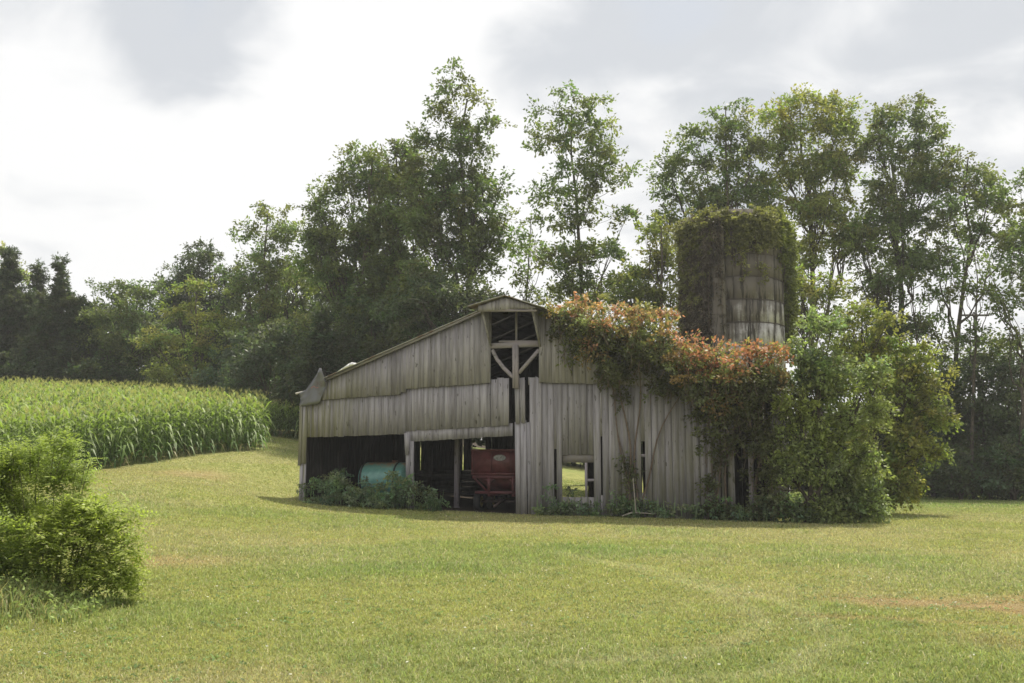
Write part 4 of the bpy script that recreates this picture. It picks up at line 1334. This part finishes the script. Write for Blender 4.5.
# ---------------------------------------------------------------- creeper on the barn
def creeper():
    rng = np.random.default_rng(55)
    root = bw(U(640), -.25, HB(U(640), -.25))
    e = empty('creeper', root, 'trumpet creeper spilling over the barn roof with orange red tips along its top', 'climbing plant', rz=0)

    def lob(px, py, rx, ry, v, dv):
        u, z = pf(px, py, v)
        k_ = 35 / F_PX
        return bw(u, v, z), rx * k_, dv, ry * k_
    dark = [(562, 326, 18, 12, -.3, .5), (585, 335, 26, 16, -.4, .7), (612, 342, 30, 22, -.5, .8), (575, 350, 16, 12, -.3, .3), (598, 365, 20, 15, -.3, .4), (630, 365, 28, 18, -.4, .6), (655, 360, 26, 22, -.5, .9),
            (672, 352, 14, 14, -.2, .9), (672, 385, 24, 18, -.4, .6), (700, 378, 30, 22, -.6, .9), (725, 385, 30, 22, -.7, 1.0), (755, 378, 30, 24, -.7, 1.0), (775, 395, 24, 26, -.7, .9), (710, 405, 22, 18, -.3, .4),
            (735, 415, 30, 22, -.5, .7), (757, 430, 28, 26, -.5, .7), (716, 440, 12, 22, -.2, .3), (718, 475, 11, 28, -.2, .3), (735, 440, 14, 12, -.3, .4), (770, 460, 20, 30, -.3, .5), (765, 500, 18, 18, -.3, .4), (724, 505, 16, 12, -.3, .4),
            (620, 395, 5, 10, -.1, .1), (605, 385, 10, 7, -.1, .15), (632, 480, 9, 14, -.15, .15), (625, 455, 3, 12, -.1, .1)]
    org = [(556, 308, 14, 8, -.2, .6), (575, 310, 20, 9, -.2, .8), (600, 306, 20, 10, .2, 1.0), (625, 312, 22, 11, .1, 1.0), (645, 316, 16, 12, 0, .9), (662, 330, 17, 8, -.3, .8), (678, 345, 14, 8, -.5, .7), (690, 362, 15, 12, -1.0, .6),
           (708, 356, 18, 10, -.9, .8), (730, 352, 20, 8, -.5, 1.0), (755, 352, 22, 8, -.4, 1.0), (776, 356, 14, 10, -.5, .9), (718, 370, 22, 10, -1.1, .5), (745, 368, 18, 10, -1.1, .5), (600, 325, 20, 8, -.9, .4), (588, 345, 7, 4, -.6, .2), (668, 316, 5, 5, 0, .3)]
    gmid = [(560, 316, 16, 8, -.4, .5), (590, 322, 24, 9, -.6, .7), (630, 328, 28, 10, -.5, .8), (650, 338, 24, 9, -.6, .7), (676, 358, 18, 10, -.9, .6), (700, 385, 20, 12, -1.0, .4), (735, 378, 30, 10, -1.0, .6), (770, 372, 20, 12, -.9, .7), (725, 400, 22, 9, -.8, .4), (590, 352, 16, 6, -.7, .3), (640, 352, 22, 8, -.8, .4)]
    Cd = fill(rng, [lob(*q) for q in dark], 10.5, .14, .6)
    Co = fill(rng, [lob(*q) for q in org], 15, .12, .4)
    Cg = fill(rng, [lob(*q) for q in gmid], 15, .13, .4)
    mb = MB()
    # woody stems climb the boards and fan out under the leaves
    for (x0, x1, y1, r) in ((632, 618, 360, .05), (636, 640, 350, .045), (629, 600, 345, .035), (640, 690, 375, .04), (627, 612, 380, .02), (720, 716, 380, .04), (724, 745, 370, .045), (757, 770, 365, .05), (718, 700, 395, .03)):
        pts = []
        for t in np.linspace(0, 1, 12):
            x = x0 + (x1 - x0) * t ** 1.6 + 2.5 * math.sin(t * 9 + x0)
            y = 518 + (y1 - 518) * t
            v = -.09 - .02 * math.sin(t * 12 + x0)
            u, z = pf(x, y, v)
            pts.append(bw(u, v, z))
        mb.tubes(np.array(pts), np.linspace(r, r * .4, 12), 5)
    allC = np.concatenate([Cd, Cg, Co])
    near = allC + rng.normal(size=allC.shape) * .15 + np.array([0, .1, -.5])
    mb.tubes(bez(near, (near + allC) / 2 + rng.normal(size=allC.shape) * .1, allC, 4), np.array([[.014, .012, .01, .006]]), 3)
    st = mb.build('stem', STEM_BROWN, e)
    m2 = MB()
    pos, ax, cid, _ = sprays(rng, Cd, .36, 62, droop=.5)
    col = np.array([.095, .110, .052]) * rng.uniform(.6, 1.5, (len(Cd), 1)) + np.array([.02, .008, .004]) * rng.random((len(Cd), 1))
    s = rng.uniform(.7, 1.3, len(pos))
    leaf_quads(m2, pos, ax, .13 * s, .07 * s, rng, col[cid])
    pos, ax, cid, _ = sprays(rng, Cg, .34, 55, droop=.4)
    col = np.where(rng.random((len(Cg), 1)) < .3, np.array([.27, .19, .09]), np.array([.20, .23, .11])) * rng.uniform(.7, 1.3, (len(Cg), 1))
    s = rng.uniform(.7, 1.3, len(pos))
    leaf_quads(m2, pos, ax, .13 * s, .07 * s, rng, col[cid])
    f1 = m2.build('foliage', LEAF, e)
    m3 = MB()
    pos, ax, cid, _ = sprays(rng, Co, .34, 52, lift=.4, droop=.15)
    pal = np.array([(.44, .20, .11), (.47, .25, .11), (.46, .32, .11), (.34, .25, .11), (.44, .19, .14), (.25, .24, .09)])
    pal = pal * .55 + np.array([.42, .30, .20]) * .45
    pk = pal[rng.choice(6, len(Co), p=[.22, .22, .13, .17, .10, .16])]
    pinker = np.clip((Co[:, 0] - 4.8) / 1.5, 0, 1)[:, None]
    pk = pk * (1 - pinker * .6) + np.array([.42, .17, .12]) * pinker * .6
    s = rng.uniform(.7, 1.35, len(pos))
    lc = pk[cid] * rng.uniform(.7, 1.3, (len(pos), 1))
    gsel = rng.random(len(pos)) < .34
    lc[gsel] = np.array([.24, .26, .10])
    gcl = (rng.random(len(Co)) < .22)[cid]
    lc[gcl] = np.array([.22, .25, .09]) * rng.uniform(.7, 1.3, (gcl.sum(), 1))
    leaf_quads(m3, pos, ax, .13 * s, .07 * s, rng, lc)
    f2 = m3.build('autumn_foliage', CREEPM, e)
    f2['label'] = 'orange and red leaves along the top'
    for q in (st, f1, f2):
        q.location = tuple(-root)


creeper()


# ---------------------------------------------------------------- creeper on the silo
def silo_creeper():
    rng = np.random.default_rng(66)
    e = empty('silo_creeper', SB, 'creeper capping the silo, dead brown curtain at left and green mantle at right', 'climbing plant')
    strands, greens, browns, btone = [], [], [], []

    def surf(a, z, r):
        return np.array([SB[0] + math.cos(a) * r, SB[1] + math.sin(a) * r, SB[2] + z])
    # angles: -90 deg faces the camera, 180 is the left side, 0 the right
    for i in range(720):
        a = math.radians(rng.uniform(-200, 20))
        deg = math.degrees(a)
        if deg < -130:
            ln = rng.uniform(6, 10); p = 1.0
        elif deg < -108:
            ln = rng.uniform(.6, 6); p = .22
        elif deg < -8:
            ln = rng.uniform(.2, .9) if rng.random() < .75 else rng.uniform(.8, 3.0); p = .24
        else:
            ln = rng.uniform(3.0, 6.0); p = .6
        if rng.random() > p:
            continue
        r = SR + rng.uniform(.05, .16 if deg < -8 else .35)
        if deg < -108 and deg > -130:
            r += .5
        zt = stop_ + rng.uniform(-.5, .1)
        tone = rng.choice([.35, .6, .9, 1.3, 1.9], p=[.25, .25, .25, .15, .10])
        K = 9
        da = np.cumsum(rng.normal(size=K)) * .012
        pts = np.array([surf(a + da[k_], zt - ln * k_ / (K - 1), r - .04 * math.sin(k_)) for k_ in range(K)])
        strands.append(pts)
        for k_ in range(K):
            f = k_ / (K - 1)
            if deg < -108:
                if rng.random() < (.42 - .6 * f):
                    greens.append(pts[k_] + rng.normal(size=3) * .12)
                else:
                    for _ in range(3):
                        browns.append(pts[k_] + rng.normal(size=3) * [.05, .05, .22]); btone.append(tone)
            elif deg < -8:
                if rng.random() < .45:
                    greens.append(pts[k_] + rng.normal(size=3) * .12)
            else:
                greens.append(pts[k_] + rng.normal(size=3) * .15)
                if rng.random() < .4: greens.append(pts[k_] + rng.normal(size=3) * .2)
    # cap along the rim
    for i in range(430):
        a = rng.uniform(0, 2 * math.pi)
        p = surf(a, stop_ + abs(rng.normal()) * .32 - .15 + .3 * (vnoise(a * 6, a * 2, 1, 3) - .4), SR - .05 + rng.normal() * .18)
        greens.append(p)
        if rng.random() < .14:
            q_ = p.copy()
            for _ in range(rng.integers(1, 7)):
                q_ = q_ + [rng.normal() * .05, rng.normal() * .05 - .02, -.26]
                greens.append(q_)
    # bulging mantle on the right
    LB = lobes_m([(796, 240, 10, 20), (800, 270, 8, 25), (792, 300, 10, 18), (788, 228, 10, 10), (681, 236, 7, 12), (684, 258, 6, 14)], SD, 1.0)
    C2 = fill(rng, LB, 5.5, .25)
    greens = np.concatenate([np.array(greens), C2])
    browns = np.array(browns)
    mb = MB()
    mb.tubes(np.array(strands), .014, 3)
    st = mb.build('stem', STEM_BROWN, e)
    m2 = MB()
    pos, ax, cid, _ = sprays(rng, greens, .24, 46, droop=.5)
    gc_ = np.where((greens[:, 0] > SB[0] + 1.9)[:, None], YEL * .75, np.array([.20, .20, .085])) * rng.uniform(.65, 1.35, (len(greens), 1))
    s = rng.uniform(.7, 1.3, len(pos))
    leaf_quads(m2, pos, ax, .14 * s, .08 * s, rng, gc_[cid])
    f1 = m2.build('foliage', LEAF, e)
    m3 = MB()
    pos, ax, cid, _ = sprays(rng, browns, .15, 12, droop=.8)
    bc = np.array([.15, .125, .10]) * np.array(btone)[:, None] * rng.uniform(.8, 1.2, (len(browns), 1))
    s = rng.uniform(.7, 1.3, len(pos))
    ax[:, 2] -= 1.2
    leaf_quads(m3, pos, ax, .15 * s, .05 * s, rng, bc[cid])
    f2 = m3.build('dead_foliage', LEAF, e)
    f2['label'] = 'dead brown hanging growth'
    for q in (st, f1, f2):
        q.location = tuple(-SB)


silo_creeper()


# ---------------------------------------------------------------- weeds against the barn
def weeds(name, label, cat, spots, seed, col, leafsz, dens, R, per, kind='stuff', spikes=0, mat=None):
    """spots: (px, ground py, half width px, height m, v)"""
    rng = np.random.default_rng(seed)
    LB = []
    for px, rx, h, v in spots:
        u = U(px, v)
        k_ = 35 / F_PX
        LB.append((bw(u, v, HB(u, v) + h * .42), rx * k_, .45, h * .58))
    C = fill(rng, LB, dens, .14, .4)
    C = C[C[:, 2] > H(C[:, 0], C[:, 1]) + .03]
    mb = MB()
    g = np.stack([C[:, 0], C[:, 1], H(C[:, 0], C[:, 1]) - .02], 1) + rng.normal(size=C.shape) * [.12, .12, 0]
    mb.tubes(bez(g, (g + C) / 2 + rng.normal(size=C.shape) * .06, C, 4), np.array([[.008, .007, .006, .004]]), 3, col=np.array([.06, .07, .03]))
    pos, ax, cid, _ = sprays(rng, C, R, per, droop=.3)
    cc = col * rng.uniform(.6, 1.45, (len(C), 1)) * (1 + (rng.random((len(C), 3)) - .5) * [.4, .1, .4])
    s = rng.uniform(.7, 1.35, len(pos))
    leaf_quads(mb, pos, ax, leafsz[0] * s, leafsz[1] * s, rng, cc[cid])
    if spikes:
        b = C[rng.integers(0, len(C), spikes)]
        b = np.stack([b[:, 0], b[:, 1], H(b[:, 0], b[:, 1])], 1)
        hh = rng.uniform(.3, .9, spikes)
        d = rng.normal(size=(spikes, 3)) * [.12, .12, 0] + [0, 0, 1]
        leaf_quads(mb, b, d, hh, .03, rng, col * rng.uniform(.9, 1.6, (spikes, 1)))
    return tag(mb.build(name, mat or LEAF), label, cat, kind=kind)


weeds('weeds', 'dark weedy thicket in front of the turquoise tank', 'weeds', [(312, 9, .95, -.5), (325, 12, 1.25, -.3), (340, 14, 1.35, -.5), (335, 12, 1.5, .5), (358, 14, 1.05, -.8), (362, 12, 1.1, -.2), (378, 14, 1.05, -.9), (395, 14, 1.35, -.7), (400, 12, 1.45, -.5), (412, 14, 1.35, -.8), (426, 11, 1.2, -.7), (436, 6, .8, -.7)],
      9, BLU * 1.4, (.12, .06), 17, .26, 50, spikes=160)
weeds('weeds', 'low weeds along the foot of the right barn wall', 'weeds', [(x, 13, h, -.35) for x, h in ((528, .28), (545, .45), (558, .65), (572, .8), (588, .65), (604, .6), (620, .85), (634, .8), (650, .6), (666, .7), (682, .6), (698, .65), (714, .85), (730, .8), (748, .75), (765, .7), (782, .6), (800, .55))]
      + [(553, 6, 1.1, -.2), (572, 10, .95, .3), (632, 8, 1.35, -.15)], 10, BLU * 1.3, (.11, .055), 14, .24, 44, spikes=220)
# bare pale stem standing at the barn's right corner
e0 = on_ground(771, 522)
mb = MB()
mb.tubes(np.array([at(771, 524, e0[1]), at(770.5, 508, e0[1]), at(772, 494, e0[1]), at(775, 480, e0[1]), at(777, 470, e0[1])]), np.array([[.03, .026, .022, .018, .012]]), 6)
o = mb.build('bare_stem', BARK_PALE, smooth=True)
tag(o, 'thin bare whitish stem rising from the weeds at the barn\'s right corner', 'sapling')
e0 = on_ground(640, 519)
mb = MB()
mb.tubes(np.array([at(622, 516, e0[1]), at(632, 512.5, e0[1]), at(642, 513, e0[1] + .1), at(655, 514, e0[1]), at(670, 511, e0[1])]), np.array([[.02, .03, .025, .02, .012]]), 6)
mb.tubes(np.array([at(636, 513, e0[1]), at(634.5, 495, e0[1]), at(633, 478, e0[1] + .1)]), np.array([[.022, .02, .014]]), 6)
tag(mb.build('fallen_branch', BARK_PALE, smooth=True), 'fallen grey branch lying in the weeds below the creeper stem', 'branch')


# ---------------------------------------------------------------- bush in the left foreground
def compound(mb, rng, base, axis, L, col, pairs=6, lw=(.060, .024), mi=0):
    """pinnate leaves: a midrib with leaflets in pairs"""
    n = len(base)
    axis = nrm(axis)
    up = rng.normal(size=(n, 3)) * .35 + [0, 0, 1]
    side = nrm(np.cross(axis, up))
    t = np.linspace(.22, 1, pairs)
    L = np.broadcast_to(L, n)
    for k_, tk in enumerate(t):
        c = base + axis * (L * tk)[:, None] + np.array([0, 0, -1.0]) * (L * .28 * tk * tk)[:, None]
        for s_ in (-1, 1):
            ax = side * s_ + axis * .55 + np.array([0, 0, -.18])
            sc_ = (L / .26) * (1.1 - .45 * tk) * rng.uniform(.8, 1.2, n)
            leaf_quads(mb, c, ax, lw[0] * sc_, lw[1] * sc_, rng, col, up=1.6, mi=mi)


def left_bush():
    rng = np.random.default_rng(88)
    D = 12.8
    root = np.array([-5.9, D, float(H(-5.9, D))])
    e = empty('leafy_bush', root, 'big bright green bush with feathery leaves in the left foreground', 'bush')
    LB = []
    for px, py, rx, ry, dd in ((30, 462, 26, 16, .3), (62, 458, 18, 12, 0), (10, 480, 40, 24, .5), (52, 485, 34, 20, .1), (20, 520, 55, 30, .2), (70, 520, 34, 26, -.1), (100, 522, 26, 20, 0), (98, 548, 30, 22, -.2), (55, 555, 46, 26, -.3), (118, 565, 18, 22, -.2), (-20, 500, 50, 45, .4), (15, 565, 60, 26, -.2), (-60, 520, 60, 60, .6), (100, 575, 26, 16, -.3)):
        dist = D + dd
        LB.append((at(px, py, dist), rx * dist / F_PX, min(rx, 45) * 1.1 * dist / F_PX, ry * dist / F_PX))
    C = fill(rng, LB, 135, .05, .6)
    C = C[C[:, 2] > H(C[:, 0], C[:, 1]) + .05]
    mb = MB()
    g = np.stack([root[0] + (C[:, 0] - root[0]) * .45, root[1] + (C[:, 1] - root[1]) * .4 + .1, H(C[:, 0], C[:, 1]) * 0 + root[2] - .03], 1)
    mid = (g + C) / 2 + rng.normal(size=C.shape) * .08 + [0, 0, .12]
    sel = rng.random(len(C)) < .07
    mb.tubes(bez(g[sel], mid[sel], C[sel], 6), np.array([[.016, .013, .011, .009, .007, .004]]), 4)
    # sprouts that stand above the rest
    tips = [at(68, 434, 12.7), at(82, 443, 12.7), at(30, 438, 13), at(42, 446, 12.9), at(92, 459, 12.6), at(86, 462, 12.6), at(12, 448, 13), at(55, 446, 12.8), at(133, 540, 12.6), at(137, 556, 12.5)]
    tb = [at(55, 480, 12.8), at(60, 480, 12.8), at(30, 480, 13), at(36, 480, 12.9), at(80, 500, 12.7), at(78, 500, 12.7), at(14, 480, 13), at(50, 480, 12.8), at(112, 560, 12.6), at(110, 565, 12.6)]
    tips, tb = np.array(tips), np.array(tb)
    mb.tubes(bez(tb, (tb + tips) / 2 + [0, 0, .08], tips, 5), np.array([[.008, .007, .006, .005, .003]]), 4, col=None)
    st = mb.build('stem', simple('green_stem', (.16, .16, .08)), e)
    m2 = MB()
    n = len(C) * 8
    ci = np.repeat(np.arange(len(C)), 8)
    ctr = np.array([root[0], root[1], root[2] + .6])
    out = nrm(C - ctr)[ci]
    ax = out * .7 + rng.normal(size=(n, 3)) * .6 + [0, 0, .25]
    kk = vnoise(C[:, 0] * 1 + 7, C[:, 2] * 1 + C[:, 1], .45, 3)[:, None]
    cc = (np.array([.36, .41, .105]) * kk + np.array([.22, .28, .09]) * (1 - kk)) * rng.uniform(.75, 1.25, (len(C), 1))
    compound(m2, rng, C[ci] + rng.normal(size=(n, 3)) * .05, ax, rng.uniform(.18, .32, n), cc[ci], pairs=5, lw=(.072, .030))
    tp = np.repeat(np.arange(len(tips)), 26)
    f = rng.random(len(tp))[:, None] ** .6
    bp_ = tb[tp] * (1 - f) + tips[tp] * f + [0, 0, .04]
    ax = rng.normal(size=(len(tp), 3)) * [1, 1, .35] + [0, 0, .5]
    compound(m2, rng, bp_, ax, rng.uniform(.14, .24, len(tp)), np.array([.33, .40, .14]), pairs=6)
    fo = m2.build('foliage', LEAF, e)
    for q in (st, fo):
        q.location = tuple(-root)


left_bush()


def blades(mb, rng, base, h, w, lean, col, mi=0):
    """bent grass blades: a quad and a tip"""
    n = len(base)
    a = rng.random(n) * 2 * math.pi
    d = np.stack([np.cos(a), np.sin(a), np.zeros(n)], 1)
    s = np.stack([-np.sin(a), np.cos(a), np.zeros(n)], 1)
    tw = rng.random(n) * 2 * math.pi
    s = np.stack([np.cos(tw), np.sin(tw), np.zeros(n)], 1)
    h = np.broadcast_to(h, n)[:, None]
    lean = np.broadcast_to(lean, n)[:, None]
    w = np.broadcast_to(w, n)[:, None]
    m = base + np.array([0, 0, .6]) * h + d * h * lean * .35
    t = base + np.array([0, 0, 1.0]) * h * (1 - lean * .35) + d * h * lean
    V = np.empty((n, 5, 3))
    V[:, 0] = base - s * w * .5
    V[:, 1] = base + s * w * .5
    V[:, 2] = m + s * w * .4
    V[:, 3] = m - s * w * .4
    V[:, 4] = t
    C = np.repeat(np.broadcast_to(col, (n, 3)), 5, 0)
    off = mb.n
    mb.add(V.reshape(-1, 3), np.arange(n)[:, None] * 5 + np.array([[0, 1, 2, 3]]), C, mi)
    mb.F.append(np.arange(n)[:, None] * 5 + np.array([[3, 2, 4]]) + off)
    mb.MI.append(np.full(n, mi))


# tall weeds and grass at the foot of the bush
rng = np.random.default_rng(91)
mb = MB()
n = 15000
x = rng.uniform(-9.0, -4.75, n)
y = 12.05 + rng.normal(size=n) * .38 + (x + 6) * -.12 - np.clip(-5.4 - x, 0, 2) * .25
b = np.stack([x, y, H(x, y) - .01], 1)
hgt = rng.uniform(.10, .55, n) * np.clip((-4.7 - x) / .9, .35, 1)
c = np.array([.33, .37, .14]) * rng.uniform(.6, 1.4, (n, 1)) * (1 + (rng.random((n, 3)) - .5) * [.5, .2, .5])
st_ = rng.random(n) < .12
c[st_] = np.array([.44, .40, .24])
blades(mb, rng, b, hgt, .012, rng.uniform(.2, .9, n), c)
k_ = rng.integers(0, n, 7000)
leaf_quads(mb, b[k_] + [0, 0, .05] + rng.random((7000, 1)) ** 1.3 * hgt[k_][:, None] * [0, 0, .95], rng.normal(size=(7000, 3)), rng.uniform(.04, .09, 7000), .03, rng, np.array([.24, .31, .10]) * rng.uniform(.7, 1.3, (7000, 1)))
tag(mb.build('weeds', GRASSM), 'tall tangled grass and weeds at the foot of the left bush', 'weeds', kind='stuff')

def field_ok(x, y):
    ex = np.interp(y, [25, 33, 38, 43, 50, 52, 56, 60, 66, 74], [-27, -21.5, -18.3, -15.5, -12.6, -12.7, -14, -15, -16, -18])
    back = (x > -60) & (x < ex) & (y < 76)
    return back


# ---------------------------------------------------------------- mown grass
rng = np.random.default_rng(92)
mb = MB()
n = 1150000
yy = 6.6 * (62 / 6.6) ** rng.random(n)
xx = rng.uniform(-1, 1, n) * (yy * .56 + .8 + np.abs(rng.normal(size=n)) * 3.2)
keep = ~((xx < -5.2) & (yy > 12.6) & (yy < 14))
xx, yy = xx[keep], yy[keep]
n = len(xx)
zz = H(xx, yy) + (fbm(xx, yy, 5.0, 61) - .5) * .10 * np.clip(1 - np.hypot(xx, yy) / 120, 0, 1) + (fbm(xx, yy, .9, 62) - .5) * .03
c, dirt = lawn_colour(xx, yy)
dry, lush, red, pale, _ = lawn(xx, yy)
clump = fbm(xx, yy, .35, 15)
h = rng.uniform(.022, .05, n) * (1 + 1.3 * lush) * (1 - .6 * red) * (1 + (rng.random(n) < .02) * .8) * (.6 + .9 * clump) * (1 + np.clip((yy - 12) / 20, 0, .6)) * np.clip(1.3 - yy / 80, .4, 1)
w = .004 + .0006 * yy
c = c * rng.uniform(.86, 1.17, (n, 1)) * (.80 + .45 * clump[:, None]) * (1 + (rng.random((n, 3)) - .5) * [.25, .1, .3])
st_ = rng.random(n) < .06 + .2 * dry
c[st_] = np.array([.50, .46, .28]) * rng.uniform(.7, 1.2, (st_.sum(), 1))
ok = (dirt < .5) & ~field_ok(xx, yy)
blades(mb, rng, np.stack([xx, yy, zz - .004], 1)[ok], h[ok], w[ok], rng.uniform(.3, 1.3, n)[ok], c[ok])
# small broad leaved weeds and clover flowers in the turf
nw = 2600
wy = 7 * (26 / 7) ** rng.random(nw)
wx = rng.uniform(-1, 1, nw) * (wy * .55 + .5)
kx = np.repeat(np.arange(nw), 7)
px_ = np.stack([wx[kx], wy[kx], H(wx, wy)[kx] + (fbm(wx, wy, 5.0, 61) - .5)[kx] * .1 + .012], 1) + rng.normal(size=(len(kx), 3)) * [.03, .03, .004]
a_ = rng.random(len(kx)) * 6.28
leaf_quads(mb, px_, np.stack([np.cos(a_), np.sin(a_), rng.uniform(.1, .6, len(kx))], 1), rng.uniform(.03, .07, len(kx)), rng.uniform(.012, .028, len(kx)), rng, np.array([.17, .26, .08]) * rng.uniform(.6, 1.2, (nw, 1))[kx], up=2)
nf = 160
fy = 8 * (26 / 8) ** rng.random(nf); fx = rng.uniform(-1, 1, nf) * fy * .52
for x_, y_, z_ in zip(fx, fy, H(fx, fy)):
    leaf_quads(mb, np.repeat([[x_, y_, z_ + .05]], 4, 0), rng.normal(size=(4, 3)) * [1, 1, .3] + [0, 0, .6], .018, .014, rng, np.array([.75, .74, .68]))
tag(mb.build('grass', GRASSM), 'mown patchy summer grass', 'grass', kind='stuff')

# ---------------------------------------------------------------- corn
rc = np.random.default_rng(93)


def corn_proto(k_, rich=True):
    r = np.random.default_rng(500 + k_)
    mb = MB()
    h = 2.25
    lx, ly = r.normal() * .03, r.normal() * .03
    st = np.array([(0, 0, -.05), (lx * .5, ly * .5, h * .5), (lx, ly, h)])
    mb.tubes(st, np.array([[.014, .012, .006]]), 3, col=np.array([.10, .14, .045]))
    nl = 11 if rich else 6
    a0 = r.random() * math.pi
    for i in range(nl):
        z = h * ((.12 + .84 * i / nl) if rich else (.5 + .48 * i / nl))
        a = a0 + (i % 2) * math.pi + r.normal() * .35
        L = r.uniform(.55, .85) * (1 - .35 * abs(i / nl - .45))
        d = np.array([math.cos(a), math.sin(a), 0]); s_ = np.array([-d[1], d[0], 0])
        rise = r.uniform(.35, .6) * (1.25 if i > nl * .6 else .9)
        pts = [np.array([lx * z / h, ly * z / h, z]) + d * L * t + np.array([0, 0, L * (rise * t * 1.9 - (1.25 if i < nl * .7 else .8) * t * t * 1.25)]) for t in (0, .3, .62, 1.0)]
        w = (.03, .048, .038, .004)
        V = []
        for p, ww in zip(pts, w):
            V += [p - s_ * ww, p + s_ * ww]
        f = z / h
        col = np.array([.095, .165, .065]) * (1 - f) + np.array([.25, .315, .085]) * f
        if f < .25 and r.random() < .5:
            col = np.array([.28, .25, .14])
        mb.add(V, [(0, 1, 3, 2), (2, 3, 5, 4), (4, 5, 7, 6)], col * r.uniform(.8, 1.2))
    for i in range(6):
        a = r.random() * 6.28
        d = np.array([math.cos(a) * .45, math.sin(a) * .45, 1.0]) if i else np.array([0, 0, 1.1])
        p = np.array([lx, ly, h - .02])
        leaf_quads(mb, p[None], d[None], r.uniform(.18, .28), .016, r, np.array([.46, .43, .20]), up=0)
    return mb


rows = []
th = math.radians(24)
for i in np.arange(-60, 60, .76):
    for j in np.arange(-60, 60, .21):
        rows.append((i, j))
R0 = np.array(rows)
X = -30 + R0[:, 0] * math.cos(th) + R0[:, 1] * math.sin(th)
Y = 55 - R0[:, 0] * math.sin(th) + R0[:, 1] * math.cos(th)
X += rc.normal(size=len(X)) * .05
Y += rc.normal(size=len(X)) * .05
ok = field_ok(X, Y) & (X > -.53 * Y - 1.0) & (Y > 30)
X, Y = X[ok], Y[ok]
# a second block beyond the grassy way, beside the barn
bx2 = np.array([(x, y) for x in np.arange(-15.2, -9.0, .55) for y in np.arange(58.5, 64, .35)]) + rc.normal(size=(12 * 16, 2))[:len(np.arange(-15.2, -9.0, .55)) * len(np.arange(58.5, 64, .35))] * .08
edge = np.interp(Y, [25, 33, 38, 43, 50, 52, 56, 60, 66, 74], [-27, -21.5, -18.3, -15.5, -12.6, -12.7, -14, -15, -16, -18]) - X
frontness = edge + np.clip(Y - 52, 0, 50) * 1.5
order = np.argsort(frontness)
vis = order[(Y[order] > 37)][:300]
mask = np.zeros(len(X), bool); mask[vis] = True
protos = [corn_proto(k_) for k_ in range(6)]
pobj = []
for k_ in range(6):
    o = protos[k_].build('corn_plant', CORNM)
    tag(o, 'tasselled corn plant in the front rows of the field edge', 'corn plant', 'corn plants along the field edge')
    pobj.append(o)
Z = H(X, Y)
for q, i in enumerate(vis):
    src = pobj[q % 6]
    if q < 6:
        c = src
    else:
        c = src.copy()
        COL.objects.link(c)
    c.location = (X[i], Y[i], Z[i])
    c.rotation_euler = (rc.normal() * .04, rc.normal() * .04, rc.random() * 6.28)
    s = rc.uniform(.86, 1.12)
    c.scale = (s, s, s)


def tile(mb, proto, XY, Zs, tint=1.0, sc_=(.86, 1.12)):
    n = len(XY)
    V0 = np.concatenate(proto.V); C0 = np.concatenate(proto.C)
    a = rc.random(n) * 6.28
    s = rc.uniform(*sc_, n)
    R = np.zeros((n, 3, 3))
    R[:, 0, 0] = np.cos(a); R[:, 0, 1] = -np.sin(a); R[:, 1, 0] = np.sin(a); R[:, 1, 1] = np.cos(a); R[:, 2, 2] = 1
    V = np.einsum('nij,vj->nvi', R, V0) * s[:, None, None] + np.c_[XY, Zs][:, None]
    base0 = mb.n
    C = np.repeat(C0[None], n, 0) * rc.uniform(.85, 1.15, (n, 1, 1)) * tint
    mb.V.append(V.reshape(-1, 3)); mb.C.append(C.reshape(-1, 3)); mb.n += n * len(V0)
    off = 0
    for f in proto.F:
        FF = f[None] + (np.arange(n) * len(V0))[:, None, None] + base0
        mb.F.append(FF.reshape(-1, f.shape[1])); mb.MI.append(np.zeros(n * len(f), int))


mb = MB()
rest = np.where(~mask)[0]
near_ = rest[frontness[rest] < 5]
far_ = rest[(frontness[rest] >= 5) & (rc.random(len(rest)) < .55)]
poor = [corn_proto(20 + k_, False) for k_ in range(4)]
for k_ in range(6):
    ii_ = near_[k_::6]
    tile(mb, protos[k_], np.c_[X[ii_], Y[ii_]], Z[ii_])
for k_ in range(4):
    ii_ = far_[k_::4]
    tile(mb, poor[k_], np.c_[X[ii_], Y[ii_]], Z[ii_])
tile(mb, protos[2], bx2, H(bx2[:, 0], bx2[:, 1]), .85, (.75, .95))
tag(mb.build('corn', CORNM), 'tall tasselled corn filling the sloping field', 'corn', kind='stuff')
print('FACES', sum(len(o.data.polygons) for o in sc.objects if o.type == 'MESH'))

# ---------------------------------------------------------------- summer haze: one even volume round everything
m, t = new_mat('haze')
v_ = N(t, 'ShaderNodeVolumePrincipled', {'Color': (0.93, 0.95, 0.97, 1), 'Density': 0.0005, 'Anisotropy': 0.25})
t.links.new(v_.outputs[0], N(t, 'ShaderNodeOutputMaterial').inputs['Volume'])
mb = MB()
mb.box(-1000, 1000, -700, 1900, -12, 60)
hz = mb.build('haze', m)
tag(hz, 'thin pale summer haze in the air', 'haze', kind='stuff')
print('HMIN', GZ.min(), GZ.max())
